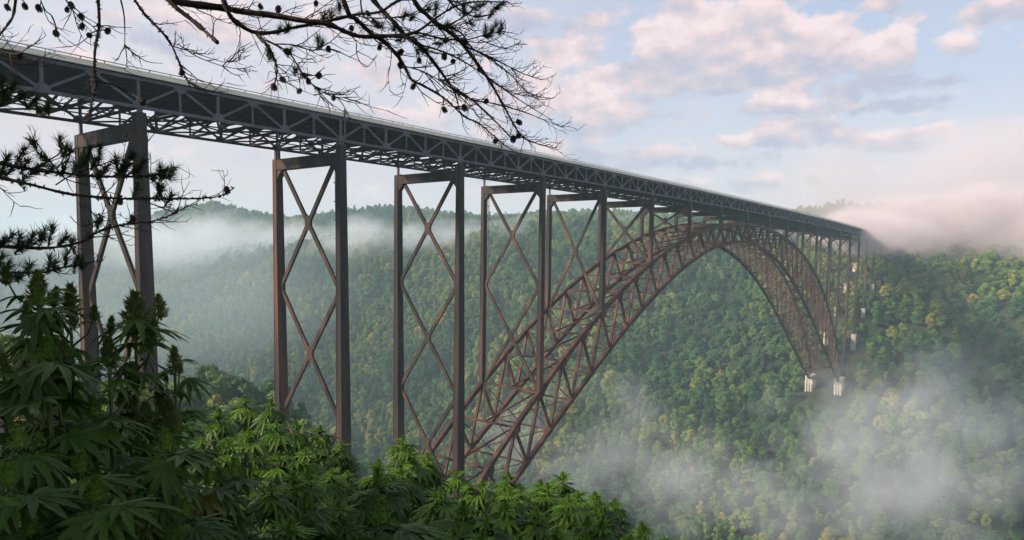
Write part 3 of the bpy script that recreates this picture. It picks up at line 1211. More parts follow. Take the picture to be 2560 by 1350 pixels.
def hemp_plant(px, py, depth, kind, size, label, group=None, seed=0):
    """size: bud height for 'cola', leaflet length for 'rosette' / 'fan', in metres"""
    rg = random.Random(seed*7+3)
    top = at(px, py, depth)
    gz = float(terrain(top[0], top[1]))
    h = max(top[2]-gz, .3)
    root = empty('hemp_plant', (top[0], top[1], top[2]-h))
    tag(root, label, 'plant', group)
    lean = [rg.uniform(-.03, .03), rg.uniform(-.03, .03)]
    sb = MB()
    bh = size if kind == 'cola' else size*.55

    def ax(z):
        f = 1-z/h
        return np.array([lean[0]*f, lean[1]*f, z])
    sb.tube([ax(0)-np.array([0, 0, .15]), ax(h*.5), ax(h-bh*.5)], [.012, .009, .005], 6)
    side = []
    if kind == 'cola':
        for k in range(4):
            z = h-bh*(1.0+.7*k)-.02
            if z < .2:
                break
            a = rg.uniform(0, 6.28)
            L = rg.uniform(.07, .13)
            q = ax(z)+np.array([math.cos(a)*L, math.sin(a)*L, L*1.1])
            sb.tube([ax(z), ax(z)*.5+q*.5+np.array([math.cos(a)*.02, math.sin(a)*.02, -.01]), q], [.005, .004, .003], 5)
            side.append(q)
    sb.build('stem', M_STEM, root)
    if kind == 'cola':
        put('bud', BUD[seed % 3], root, ax(h)-np.array([0, 0, bh]), rg.uniform(0, 6), rg.uniform(-.12, .12), bh)
        for q in side:
            put('bud', BUD[(seed+1) % 3], root, q-np.array([0, 0, .02]), rg.uniform(0, 6), rg.uniform(-.2, .2), bh*rg.uniform(.4, .6))
        # narrow sugar leaves under the bud, then fans down the stem
        for k in range(6):
            put('leaf', LEAF_T[k % 3] if k % 2 else LEAF[4], root, ax(h-bh*rg.uniform(.6, 1.0)), k*1.05+rg.uniform(-.4, .4), rg.uniform(-.3, .5), bh*rg.uniform(.55, .9))
        z, k, a = h-bh-.02, 0, rg.uniform(0, 3.1)
        while z > .12 and k < 9:
            for s in (0, math.pi):
                put('leaf', LEAF[rg.randrange(6)], root, ax(z), a+s+rg.uniform(-.25, .25), rg.uniform(-.75, .05), rg.uniform(.085, .135), rg.uniform(-.3, .3))
            z -= rg.uniform(.05, .09)
            a += math.pi/2
            k += 1
    elif kind == 'rosette':
        put('bud', BUDS[seed % 2], root, ax(h-bh), rg.uniform(0, 6), rg.uniform(-.1, .1), bh)
        for k in range(6):
            put('leaf', LEAF_T[k % 3], root, ax(h-bh*.75), k*1.05+rg.uniform(-.35, .35), rg.uniform(-.05, .7), size*rg.uniform(.45, .72))
        for k in range(8):
            put('leaf', LEAF[rg.randrange(6)] if k % 3 else LEAF_T[k % 2], root, ax(h-bh-.01), k*.785+rg.uniform(-.3, .3)+DIRC, rg.uniform(-.75, -.05), size*rg.uniform(.8, 1.2), rg.uniform(-.25, .25))
        z, k = h-bh-size*.55, 0
        while z > .08 and k < 5:
            for s in range(4):
                put('leaf', LEAF[rg.randrange(6)], root, ax(z), s*1.57+k*.8+rg.uniform(-.3, .3), rg.uniform(-.7, .0), size*rg.uniform(.9, 1.25), rg.uniform(-.25, .25))
            z -= rg.uniform(.07, .13)
            k += 1
    else:                                   # 'fan': big fan leaves, one of them turned to the camera
        put('bud', BUDS[seed % 2], root, ax(h-bh*.2), rg.uniform(0, 6), 0, bh*.9)
        put('leaf', LEAF_Y if kind == 'yellow' else LEAF[seed % 2], root, ax(h), DIRC+rg.uniform(-.45, .45), -rg.uniform(.75, 1.0), size, rg.uniform(-.15, .15))
        for k in range(6):
            put('leaf', LEAF[rg.randrange(6)], root, ax(h-.02-.012*k), DIRC+1.0+k*.85+rg.uniform(-.3, .3), rg.uniform(-.6, .1), size*rg.uniform(.75, 1.05), rg.uniform(-.3, .3))
        z, k = h-.12, 0
        while z > .08 and k < 6:
            for s in range(3):
                put('leaf', LEAF[rg.randrange(6)], root, ax(z), s*2.1+k+rg.uniform(-.3, .3), rg.uniform(-.75, 0), size*rg.uniform(.8, 1.1), rg.uniform(-.3, .3))
            z -= rg.uniform(.09, .15)
            k += 1
    return root


PLANTS = [
    # tall budded plants at the left edge
    (92, 672, 2.5, 'cola', .135, 'tall hemp plant with the fattest upright bud, under the lowest pine bough'),
    (172, 706, 2.7, 'cola', .14, 'tall hemp plant whose slim bud touches the left leg of the first tower'),
    (335, 724, 2.5, 'cola', .165, 'hemp plant with one long pale bud in front of the first tower right leg'),
    (270, 838, 2.3, 'cola', .115, 'hemp plant with a stout bud between the legs of the first tower'),
    (436, 862, 2.8, 'cola', .105, 'hemp plant with a short bud standing right of the first tower'),
    (140, 842, 2.3, 'cola', .085, 'hemp plant with a small bud beneath the slim budded tower plant'),
    (8, 880, 2.0, 'cola', .06, 'hemp plant at the very left edge with a tiny yellowish bud'),
    (318, 984, 2.7, 'cola', .10, 'hemp plant with the leftmost of three dark buds below the first tower'),
    (362, 1004, 2.6, 'cola', .115, 'hemp plant with the middle of three dark buds below the first tower'),
    (430, 992, 2.7, 'cola', .135, 'hemp plant with the longest of three dark buds below the first tower'),
    (375, 1165, 2.0, 'cola', .09, 'dark hemp plant with a bud half lost among big fan leaves'),
    (350, 1252, 1.9, 'cola', .12, 'hemp plant with a round hairy bud close to the bottom edge'),
    (548, 1155, 2.4, 'cola', .07, 'hemp plant with two short buds above a yellowing leaf'),
    # big dark fan leaves, lower left
    (118, 885, 2.0, 'fan', .145, 'dark hemp plant with a broad fan leaf under the small buds at left'),
    (100, 757, 2.3, 'fan', .13, 'dark hemp plant with a fan leaf spread below the fattest bud'),
    (232, 1030, 2.1, 'fan', .135, 'dark hemp plant with a wide fan leaf left of the three dark buds'),
    (45, 1108, 1.8, 'fan', .135, 'dark hemp plant with a broad leaf under a small yellow bud at left edge'),
    (415, 1114, 2.0, 'fan', .14, 'hemp plant with a long fingered fan leaf below the three dark buds'),
    (205, 1170, 1.8, 'fan', .125, 'dark hemp plant with a drooping fan leaf above the largest serrated leaf'),
    (240, 1240, 1.65, 'fan', .145, 'dark hemp plant with the largest serrated fan leaf near the bottom edge'),
    (22, 1196, 1.6, 'fan', .13, 'dark hemp plant with a broad leaf cut by the lower left edge'),
    (462, 1282, 1.9, 'fan', .12, 'dark hemp plant with a fan leaf right of the round hairy bud'),
    (75, 1325, 1.6, 'fan', .11, 'very dark hemp plant in the bottom left corner'),
    (523, 1198, 2.2, 'yellow', .13, 'hemp plant with one yellowing fan leaf'),
    (585, 1182, 2.3, 'fan', .145, 'hemp plant with a long fan leaf right of the yellowing leaf'),
    # the bank of plants in the middle
    (612, 988, 6.2, 'rosette', .17, 'highest hemp plant of the bank, left of the second tower'),
    (676, 997, 6.0, 'rosette', .17, 'hemp plant right against the left leg of the second tower'),
    (545, 1022, 5.2, 'rosette', .16, 'dark hemp plant at the left end of the bank crest'),
    (690, 1050, 5.2, 'rosette', .15, 'bright yellow green hemp plant below the left leg of the second tower'),
    (742, 1052, 5.6, 'rosette', .15, 'hemp plant under the crossed braces of the second tower'),
    (800, 1062, 6.0, 'rosette', .16, 'hemp plant just left of the second tower right leg'),
    (852, 1100, 5.6, 'rosette', .15, 'pale topped hemp plant at the foot of the second tower right leg'),
    (622, 1068, 4.6, 'rosette', .15, 'hemp plant with hanging leaves below the bank crest'),
    (570, 1095, 4.2, 'rosette', .15, 'bright hemp plant with crowded shoots above the yellowing leaf'),
    (505, 1085, 4.2, 'rosette', .14, 'bright hemp plant right of the three dark buds'),
    (695, 1130, 4.0, 'rosette', .14, 'hemp plant with three hanging dark leaves in mid bank'),
    (762, 1118, 4.6, 'rosette', .14, 'hemp plant in mid bank below the second tower'),
    (735, 1178, 3.3, 'rosette', .13, 'lime green hemp plant above the star shaped one'),
    (772, 1170, 3.4, 'rosette', .12, 'narrow leaved lime hemp plant beside the lime one'),
    (680, 1200, 3.0, 'rosette', .12, 'brightest lime hemp plant right of the long fan leaf'),
    (828, 1168, 4.0, 'rosette', .12, 'small lime hemp plant left of the arch foot mound'),
    (870, 1175, 4.2, 'rosette', .12, 'small hemp plant in the hollow before the arch foot mound'),
    (1005, 1085, 6.0, 'rosette', .15, 'hemp plant topping the mound at the third tower left leg'),
    (1022, 1118, 5.0, 'rosette', .17, 'large leaved hemp plant just below the mound top'),
    (946, 1146, 4.2, 'rosette', .17, 'hemp plant with twin pale tips left of the mound'),
    (1000, 1160, 4.4, 'rosette', .15, 'hemp plant filling the middle of the mound'),
    (1068, 1130, 5.2, 'rosette', .16, 'hemp plant on the right flank of the mound'),
    (1100, 1218, 3.8, 'rosette', .14, 'bright hemp plant under the third tower right leg'),
    (1140, 1172, 5.6, 'rosette', .13, 'small hemp plant at the base of the third tower right leg'),
    (945, 1205, 3.2, 'fan', .19, 'hemp plant with dark long leaves below the mound'),
    (905, 1215, 3.4, 'rosette', .15, 'hemp plant with dense stalks below the small lime ones'),
    (722, 1292, 2.6, 'rosette', .155, 'star shaped hemp plant with bright centre near the bottom edge'),
    (765, 1262, 2.8, 'fan', .15, 'hemp plant with an upturned fan leaf behind the star shaped one'),
    (955, 1296, 2.5, 'fan', .21, 'hemp plant with the widest fan of leaves at the bottom edge'),
    (850, 1250, 3.0, 'rosette', .15, 'hemp plant with grassy leaves between the star and the widest fan'),
    # the row running down to the right
    (1172, 1206, 5.0, 'rosette', .13, 'small hemp plant left of the arch chord foot'),
    (1205, 1200, 5.0, 'rosette', .13, 'hemp plant right under the lowest arch chord'),
    (1270, 1178, 5.6, 'rosette', .15, 'hemp plant where the lower arch chord meets the row'),
    (1272, 1214, 4.6, 'rosette', .16, 'hemp plant with a spread crown in the row below the arch'),
    (1300, 1216, 4.8, 'rosette', .13, 'twin tipped hemp plant in the row below the arch'),
    (1408, 1178, 5.6, 'rosette', .17, 'highest hemp plant right of the arch, edged by mist'),
    (1368, 1205, 5.0, 'rosette', .15, 'hemp plant in front of the highest one right of the arch'),
    (1350, 1198, 5.4, 'rosette', .13, 'small hemp plant left of the highest one right of the arch'),
    (1418, 1234, 4.4, 'rosette', .14, 'hemp plant with a slim pale tip in the falling row'),
    (1442, 1222, 4.8, 'rosette', .14, 'hemp plant with a round pale tip in the falling row'),
    (1488, 1226, 5.0, 'rosette', .14, 'hemp plant on the crest of the falling row'),
    (1496, 1244, 4.6, 'rosette', .13, 'hemp plant just below the crest of the falling row'),
    (1538, 1244, 5.0, 'rosette', .14, 'hemp plant at the right shoulder of the falling row'),
    (1262, 1248, 3.7, 'rosette', .17, 'dark leaved hemp plant hanging in front of the row'),
    (1218, 1286, 3.1, 'rosette', .12, 'vivid green hemp plant beneath the arch foot'),
    (1340, 1270, 3.6, 'rosette', .14, 'vivid hemp plant in front of the dark gap in the row'),
    (1160, 1250, 3.2, 'rosette', .15, 'hemp plant with large hanging leaves left of the vivid one'),
    (1395, 1314, 3.0, 'rosette', .13, 'vivid star hemp plant at the bottom edge below the row'),
    (1470, 1288, 3.6, 'rosette', .14, 'hemp plant with curled lower leaf under the falling row'),
    (1506, 1298, 3.6, 'rosette', .13, 'neighbour of the curled leaf hemp plant, with darker leaves'),
    (1606, 1304, 4.2, 'rosette', .15, 'last hemp plant at the right end of the row'),
    (1578, 1334, 3.6, 'rosette', .12, 'small hemp plant on the bottom edge near the right end'),
    (1668, 1345, 4.0, 'rosette', .12, 'hemp shoot peeping over the bottom edge right of the row'),
    (1205, 1326, 2.7, 'rosette', .12, 'bushy hemp plant on the bottom edge beneath the vivid one'),
    (1300, 1338, 2.8, 'rosette', .11, 'small hemp tip on the bottom edge mid row'),
    (1105, 1335, 2.6, 'rosette', .10, 'lime hemp tip on the bottom edge beside the widest fan'),
    (570, 1334, 2.3, 'rosette', .10, 'lime hemp tip on the bottom edge left of the star shaped one'),
    (632, 1336, 2.4, 'rosette', .10, 'second lime hemp tip on the bottom edge by the star shaped one'),
    (232, 1338, 1.9, 'rosette', .08, 'yellow lime hemp tip under the largest serrated leaf'),
    (1450, 1345, 3.0, 'rosette', .10, 'hemp tip on the bottom edge right of the vivid star'),
]
for n_, (px, py, dp, kd, sz, lab) in enumerate(PLANTS):
    hemp_plant(px, py, dp, kd, sz, lab, 'hemp plants crowding the ledge', n_)

# low leaves on the ledge between the plants
rg = random.Random(4)
us = MB()
for k in range(700):
    px = rg.uniform(-60, 1640)
    dp = rg.uniform(1.7, 7.5)
    ylim = np.interp(px, SIL_X, SIL_Y)
    top = at(px, 1350, dp)
    gz = float(terrain(top[0], top[1]))
    base = np.array([top[0], top[1], gz])
    z = rg.uniform(.1, .55)
    p = base+np.array([0, 0, z])
    x_, y_, z_ = project(p)
    if y_ < ylim+60:
        continue
    src = LEAF[rg.randrange(6)]
    mtx = Matrix.Translation(p) @ Euler((rg.uniform(-.3, .3), rg.uniform(0, .7), rg.uniform(0, 6.28))).to_matrix().to_4x4() @ Matrix.Scale(rg.uniform(.1, .17), 4)
    o_ = len(us.v)
    us.v += [tuple(mtx @ v.co) for v in src.vertices]
    us.f += [tuple(o_+i for i in f.vertices) for f in src.polygons]
    us.tube([base-np.array([0, 0, .1]), p], [.006, .004], 4)
und = us.build('undergrowth', M_LEAF)
tag(und, 'low dark leaves filling the ledge between the hemp plants', 'undergrowth', kind='stuff')
# ------------------------------------------------------------------ pine tree overhead
M_PBARK = mat_noise('pine_bark', [(0, (.018, .014, .012)), (.6, (.035, .027, .022)), (1, (.06, .045, .036))], 60, .9)
M_NEEDLE = foliage_mat('pine_needle', [(0, (.024, .052, .020)), (.6, (.042, .085, .026)), (1, (.07, .11, .034))], .15, .55, False)
M_CONE = mat_noise('pine_cone_scale', [(0, (.02, .015, .012)), (1, (.05, .035, .025))], 90, .85)
prg = np.random.default_rng(5)
PBASE = CAM + RT*(-3.7) + np.array([math.sin(YAW), math.cos(YAW), 0])*2.3
PBASE[2] = float(terrain(PBASE[0], PBASE[1]))
pine = empty('pine_tree', tuple(PBASE))
tag(pine, 'pine tree whose bare twigged and tufted boughs reach in at the top and left', 'tree')


def loc(p):
    return np.asarray(p)-PBASE


tb = MB()
tpts = [PBASE+np.array([0, 0, -.3]), PBASE+np.array([.03, .02, 1.2]), PBASE+np.array([-.05, .06, 2.8]), PBASE+np.array([.04, .12, 4.6]), PBASE+np.array([.1, .1, 6.8]), PBASE+np.array([.12, .1, 9.0])]
tb.tube([loc(p) for p in tpts], [.19, .16, .14, .115, .08, .03], 12)
trunk = tb.build('trunk', M_PBARK, pine, True)


def trunk_at(z):
    zs = [p[2] for p in tpts]
    return np.array([np.interp(z, zs, [p[k] for p in tpts]) for k in range(3)])


def curve(pts, sub=4):
    """Catmull-Rom through the points"""
    pts = [np.asarray(p, float) for p in pts]
    P_ = [2*pts[0]-pts[1]]+pts+[2*pts[-1]-pts[-2]]
    out = []
    for k in range(1, len(P_)-2):
        for s in range(sub):
            t = s/sub
            a, b, c, d = P_[k-1:k+3]
            out.append(.5*((2*b)+(c-a)*t+(2*a-5*b+4*c-d)*t*t+(3*b-a-3*c+d)*t**3))
    out.append(pts[-1])
    return out


def rough_rads(r0_, r1_, n, knob=.13):
    return [(r0_+(r1_-r0_)*k/(n-1))*(1+knob*prg.normal()) for k in range(n)]


def twig(mb, p, d, L, r, level, tips):
    """a crooked twig curving upward at its end, with side twigs"""
    d = d/np.linalg.norm(d)
    pts = [p]
    n = 5
    q = p.copy()
    bend = prg.normal(size=3)*.16
    for k in range(n):
        d = d+bend*.35+prg.normal(size=3)*.13+UP*(.030*k)
        d /= np.linalg.norm(d)
        q = q+d*L/n
        pts.append(q.copy())
    mb.tube([loc(x) for x in pts], [r*(1-.13*k) for k in range(n+1)], 4)
    tips.append((pts[-1], d))
    if level > 0:
        for k in range(1, n+1):
            if prg.random() < .62:
                dd_ = pts[k]-pts[k-1]
                dd_ /= np.linalg.norm(dd_)
                sd = prg.normal(size=3)
                sd -= dd_*np.dot(sd, dd_)
                sd /= np.linalg.norm(sd)
                twig(mb, pts[k], dd_*.75+sd*.75, L*prg.uniform(.28, .55), r*.72, level-1, tips)


def tuft(mb, p, d, n=46, L=.052, spread=.9):
    d = d/np.linalg.norm(d)
    for k in range(n):
        v = prg.normal(size=3)
        v -= d*np.dot(v, d)
        v /= np.linalg.norm(v)
        s = prg.uniform(.15, spread)
        e = d*math.cos(s*1.25)+v*math.sin(s*1.25)
        b = p-d*prg.uniform(0, .045)
        l = L*prg.uniform(.7, 1.1)
        w = np.cross(e, FW)
        w = w/(np.linalg.norm(w)+1e-6)*.0018
        m = b+e*l*.5+v*.003
        k0 = len(mb.v)
        t3 = np.cross(e, w)
        t3 = t3/(np.linalg.norm(t3)+1e-9)*.0019
        mb.v += [tuple(loc(b+w)), tuple(loc(b-w)), tuple(loc(b+t3*1.3)), tuple(loc(b+e*l))]
        mb.f += [(k0, k0+1, k0+3), (k0+1, k0+2, k0+3), (k0+2, k0, k0+3)]


def cone_mesh(seed):
    rg_ = np.random.default_rng(seed)
    mb = MB()
    mb.tube([(0, 0, -.55), (0, 0, -.42), (0, 0, -.1), (0, 0, .25), (0, 0, .5)], [.1, .3, .38, .27, .04], 8)
    for k in range(64):
        t = (k+.5)/64
        z = -.5+t
        r = .44*math.sin(math.pi*(.12+.8*(1-t)))**.8
        a = k*2.39996
        out = np.array([math.cos(a), math.sin(a), .15+.5*t])
        c = np.array([r*.75*math.cos(a), r*.75*math.sin(a), z])
        s = np.array([-math.sin(a), math.cos(a), 0])
        u = np.cross(out, s)
        e = c+out*.17
        mb.hull8([c-s*.05-u*.02, c+s*.05-u*.02, c+s*.05+u*.02, c-s*.05+u*.02, e-s*.075-u*.03, e+s*.075-u*.03, e+s*.075+u*.04, e-s*.075+u*.04])
    return mb.mesh('pine_cone', M_CONE)


CONES_ME = [cone_mesh(s) for s in range(3)]

# boughs: outline in picture points, start / end thickness in picture points, depth at start / end, twig density
LIMB_Z = CAM[2]+2.9
OVER = [
    ([(330, -60), (420, -5), (480, 10), (560, 20), (600, 28), (680, 38), (760, 52), (820, 60), (870, 82), (910, 92), (990, 90), (1040, 100)], 21, 9, 4.6, 5.0, .5),
    ([(370, -60), (430, 10), (480, 50), (520, 85), (543, 106)], 14, 9, 4.4, 4.3, .15),
    ([(540, -60), (570, 30), (600, 62), (640, 82), (690, 80), (740, 68), (800, 58)], 13, 7, 4.7, 4.9, .35),
    ([(640, 82), (665, 110), (682, 140), (692, 170), (690, 200)], 10, 3, 4.8, 4.7, .5),
    ([(665, 100), (720, 130), (745, 165), (765, 195), (800, 225), (835, 242), (895, 243)], 5, 1.6, 4.8, 4.9, .9),
    ([(690, 200), (720, 208), (750, 224), (790, 240)], 3, 1.2, 4.7, 4.7, .4),
    ([(690, 110), (730, 112), (780, 125), (825, 122), (852, 130)], 4, 1.4, 4.8, 5.0, .7),
    ([(835, -70), (870, 30), (890, 48), (930, 85), (960, 105), (990, 135), (1010, 165), (1030, 200), (1060, 215), (1110, 245), (1160, 290), (1200, 310), (1240, 345), (1265, 365)], 13, 2, 4.9, 5.3, .8),
    ([(880, -70), (950, 20), (985, 55), (1010, 85), (1045, 110), (1080, 150), (1110, 190), (1130, 218), (1180, 250), (1230, 295), (1280, 345), (1292, 342)], 13, 2.5, 5.0, 5.4, .8),
    ([(1000, -70), (1040, 10), (1065, 35), (1090, 58), (1130, 85), (1160, 115), (1190, 155), (1215, 190), (1240, 230), (1265, 275), (1290, 320), (1310, 345), (1345, 360), (1390, 370)], 13, 1.6, 5.1, 5.5, .8),
    ([(1090, 58), (1150, 80), (1180, 120), (1230, 150), (1280, 190), (1320, 230), (1375, 248)], 6, 1.3, 5.1, 5.5, 1.0),
    ([(1160, 115), (1220, 140), (1270, 165), (1310, 185), (1355, 200)], 5, 1.2, 5.2, 5.6, 1.0),
    ([(800, 58), (850, 45), (900, 35), (950, 30), (990, 5), (1050, -20)], 9, 5, 4.9, 5.0, .5),
    ([(990, 88), (1040, 80), (1090, 45), (1130, 20), (1180, 5), (1270, 5)], 7, 3, 5.0, 5.3, .7),
    ([(1045, 110), (1110, 130), (1170, 160), (1230, 200), (1290, 235), (1385, 246)], 5, 1.3, 5.0, 5.4, 1.0),
    ([(1180, 250), (1240, 260), (1310, 280), (1360, 300), (1412, 320)], 4, 1.2, 5.2, 5.5, .9),
    ([(1010, 165), (1060, 180), (1120, 215), (1170, 260), (1210, 310)], 4, 1.3, 5.0, 5.2, .9),
    ([(1040, 80), (1100, 95), (1160, 100), (1220, 85), (1262, 78)], 5, 2, 5.0, 5.3, .8),
    ([(1215, 190), (1270, 230), (1330, 270), (1380, 300)], 4, 1.2, 5.2, 5.5, .9),
    ([(1200, 100), (1260, 120), (1300, 105)], 3, 1.1, 5.2, 5.5, .9),
    ([(240, -60), (248, 40), (246, 80), (238, 120), (236, 170), (240, 210), (228, 260), (222, 300)], 9, 4, 3.4, 3.4, .25),
    ([(238, 200), (290, 215), (330, 235), (357, 253)], 4.5, 2.5, 3.4, 3.4, .1),
    ([(238, 198), (220, 203), (214, 230)], 3, 1.6, 3.4, 3.35, 0),
    ([(300, -60), (350, 20), (380, 55), (405, 80), (430, 115), (445, 150), (460, 185), (475, 215)], 8, 3, 3.8, 3.9, .45),
    ([(475, 215), (500, 225), (520, 230)], 2.4, 1.2, 3.9, 3.9, 0),
    ([(45, -60), (35, 30), (20, 60), (0, 85), (-30, 110)], 7, 4, 3.2, 3.1, .4),
    ([(80, -60), (110, 20), (130, 40), (143, 75)], 4, 2, 3.4, 3.4, .4),
    ([(130, -60), (165, 0), (195, 40), (225, 60), (250, 85)], 4, 2, 3.5, 3.5, .5),
    ([(285, -60), (308, 25), (312, 75), (313, 115), (325, 118)], 4, 1.3, 3.8, 3.8, .4),
    ([(445, 110), (490, 140), (540, 160), (580, 170), (612, 172)], 3, 1.1, 3.9, 3.9, .8),
    ([(430, 115), (480, 130), (560, 155), (600, 150)], 3, 1.1, 3.9, 3.9, .8),
    ([(870, 82), (890, 105), (893, 140), (915, 168), (945, 137)], 3.4, 1.3, 4.9, 4.8, .2),
    ([(900, -60), (905, 30), (930, 45), (1010, 40), (1060, 20)], 5, 2, 5.0, 5.2, .6),
    ([(1090, -60), (1120, 0), (1180, 40), (1235, 35)], 6, 3, 5.1, 5.3, .6),
]
LOW = [
    ([(-60, 398), (0, 408), (60, 420), (150, 432), (250, 441), (370, 440), (412, 428)], 11, 4, 2.9, 3.1, .3),
    ([(-60, 425), (0, 443), (80, 462), (180, 486), (300, 496), (400, 497), (500, 496), (550, 490), (586, 470)], 10, 2, 2.8, 3.2, .22),
    ([(-60, 612), (0, 616), (120, 620), (200, 606), (240, 582), (300, 563), (380, 553), (430, 536), (445, 522)], 9, 2, 2.8, 3.2, .3),
    ([(-60, 672), (0, 680), (100, 682), (160, 668), (222, 660)], 8, 3, 2.7, 2.9, .3),
    ([(-60, 222), (0, 232), (60, 248), (125, 268)], 5, 2, 2.9, 3.0, .3),
    ([(150, 432), (115, 390), (90, 352)], 4, 2, 2.95, 2.95, .1),
    ([(140, 462), (175, 440), (230, 420), (290, 398), (325, 385)], 4, 2, 2.9, 3.0, .1),
    ([(200, 488), (230, 530), (260, 540), (300, 535)], 2.5, 1.2, 2.95, 3.0, .3),
    ([(370, 505), (410, 522), (450, 526), (470, 512)], 2.5, 1.2, 3.1, 3.15, .2),
    ([(175, 540), (195, 560), (230, 572)], 2.5, 1.2, 3.0, 3.0, .2),
    ([(-60, 120), (0, 128), (45, 135), (80, 110)], 4, 1.5, 3.0, 3.0, .6),
    ([(-60, 150), (0, 150), (60, 160), (100, 150)], 3, 1.2, 3.0, 3.0, .6),
]
TUFTS_LOW = [(80, 348), (60, 372), (100, 385), (150, 345), (166, 362), (222, 372), (205, 395), (240, 400), (290, 395), (270, 412), (310, 405), (335, 385), (325, 412), (360, 400), (350, 425), (400, 418), (385, 440), (437, 418), (425, 440), (405, 470), (430, 485), (20, 390), (40, 412), (8, 420), (62, 440), (92, 428), (130, 418), (190, 412), (160, 420), (250, 430), (50, 590), (30, 585), (85, 585), (112, 575), (132, 563), (105, 592), (166, 588), (182, 600), (195, 640), (170, 630), (140, 655), (125, 645), (203, 650), (30, 690), (52, 692), (15, 670), (246, 548), (332, 548), (4, 640), (22, 660), (30, 222), (60, 235), (92, 250), (120, 262), (18, 250), (70, 266), (106, 276), (38, 205), (250, 365), (180, 375), (70, 400), (110, 410), (300, 425), (345, 460), (395, 460), (415, 425), (60, 610), (10, 600), (75, 660), (5, 200), (12, 236)]
TUFTS_OVER = [(829, 30), (812, 36), (848, 22), (700, 70), (722, 68), (796, 96), (806, 104), (952, 66), (940, 58), (1231, 30), (1258, 8), (1251, 76), (1231, 76), (1215, 70), (1198, 40), (1165, 30), (1160, 15), (1065, 126), (1045, 133), (740, 176), (726, 126), (1208, 10), (1015, 33), (1032, 43), (676, 143), (672, 128), (1240, 60), (1255, 62), (1225, 90), (1180, 60), (1190, 20), (1100, 110), (1120, 60), (1142, 96), (1000, 100), (985, 70), (1245, 20), (1075, 20), (1090, 15)]
CONES_PX = [(18, 18), (62, 15), (97, 20), (178, 13), (168, 24), (203, 41), (205, 66), (223, 88), (270, 77), (140, 83), (50, 137), (651, 16), (696, 22), (790, 8), (821, 122), (798, 189), (706, 198), (685, 217), (749, 227), (834, 244), (771, 203), (761, 189), (718, 128), (949, 118), (1000, 164), (1002, 130), (1048, 151), (1033, 216), (1111, 140), (1133, 153), (1115, 100), (1161, 110), (1198, 173), (1216, 252), (1161, 269), (1111, 274), (1297, 305), (1296, 339), (1283, 347), (1239, 352), (879, 70), (919, 33), (567, 474), (300, 504), (357, 254), (455, 182), (250, 550), (332, 545)]

# the big limb above the frame that carries the overhead boughs
lz = trunk_at(CAM[2]+2.6)
limb_pts = curve([lz, at(-700, -420, 3.0), at(-200, -330, 3.6), at(250, -290, 4.2), at(700, -280, 4.8), at(1150, -250, 5.2), at(1330, -240, 5.4)], 6)
lm = MB()
lm.tube([loc(p) for p in limb_pts], [.085-.055*k/(len(limb_pts)-1) for k in range(len(limb_pts))], 9)
lm.build('limb', M_PBARK, pine, True)

BOUGHS = []
for set_k, (lst, z0_) in enumerate(((OVER, 0), (LOW, 1))):
    for (pl, w0, w1, d0, d1, dens_) in lst:
        n = len(pl)
        wp = [at(x, y, d0+(d1-d0)*k/(n-1)+.06*prg.normal()*(0 < k)) for k, (x, y) in enumerate(pl)]
        cv = curve(wp, 4)
        ra_, rb_ = w0*.5*d0/FPX, w1*.5*d1/FPX
        mb = MB()
        rr = rough_rads(ra_, rb_, len(cv))
        mb.tube([loc(p) for p in cv], rr, 7)
        # join to the limb or trunk when the bough comes in from outside the picture
        if pl[0][1] <= -50:
            j = min(limb_pts, key=lambda p: np.linalg.norm(p-cv[0]-(cv[0]-cv[3])*1.2))
            mid = cv[0]+(cv[0]-cv[2])*.9
            cc = curve([j, j*.4+mid*.6, cv[0]], 4)
            mb.tube([loc(p) for p in cc], [ra_*1.25-(ra_*.25)*k/(len(cc)-1) for k in range(len(cc))], 7)
        elif pl[0][0] <= -50:
            t0_ = trunk_at(cv[0][2]-.15)
            cc = curve([t0_, t0_*.5+cv[0]*.5+np.array([0, 0, -.02]), cv[0]], 4)
            mb.tube([loc(p) for p in cc], [ra_*2.2-(ra_*1.2)*k/(len(cc)-1) for k in range(len(cc))], 7)
        # knobs and spurs of old needle sheaths along the thicker wood
        if w0 >= 8:
            for k in range(int(len(cv)*5)):
                f = prg.random()*(len(cv)-1.01)
                a = int(f)
                p = cv[a]+(cv[a+1]-cv[a])*(f-a)
                v = prg.normal(size=3)
                v /= np.linalg.norm(v)
                r_ = rr[a]
                mb.tube([loc(p+v*r_*.6), loc(p+v*(r_+prg.uniform(.004, .014)))], [.004, .0015], 4)
        tips = []
        tot = sum(np.linalg.norm(cv[k+1]-cv[k]) for k in range(len(cv)-1))
        for _ in range(int(tot*(21 if set_k == 0 else 38)*dens_)):
            f = (prg.random()**.8)*(len(cv)-1.01)
            if pl[0][1] <= -50 and f < 3:
                continue
            a = int(f)
            p = cv[a]+(cv[a+1]-cv[a])*(f-a)
            t = cv[a+1]-cv[a]
            t /= np.linalg.norm(t)
            s = prg.normal(size=3)
            s = s-FW*np.dot(s, FW)*.55
            s /= np.linalg.norm(s)
            right = 1.0 if set_k == 0 and pl[0][0] > 600 else .35
            dirv = t*.8+s*.65+RT*.28*right
            dm = .5*(d0+d1)/5.0*(.62 if set_k == 0 and project(p)[0] > 1150 else 1.0)
            twig(mb, p, dirv, dm*(prg.uniform(.14, .34) if w0 > 3 else prg.uniform(.08, .20)), dm*prg.uniform(.0034, .0052), 1, tips)
        BOUGHS.append(dict(pl=pl, cv=cv, mb=mb, nd=MB(), cones=[], set=set_k, d=(d0, d1)))
for b in BOUGHS:
    b['scr'] = np.array([project(p)[:2] for p in b['cv']])


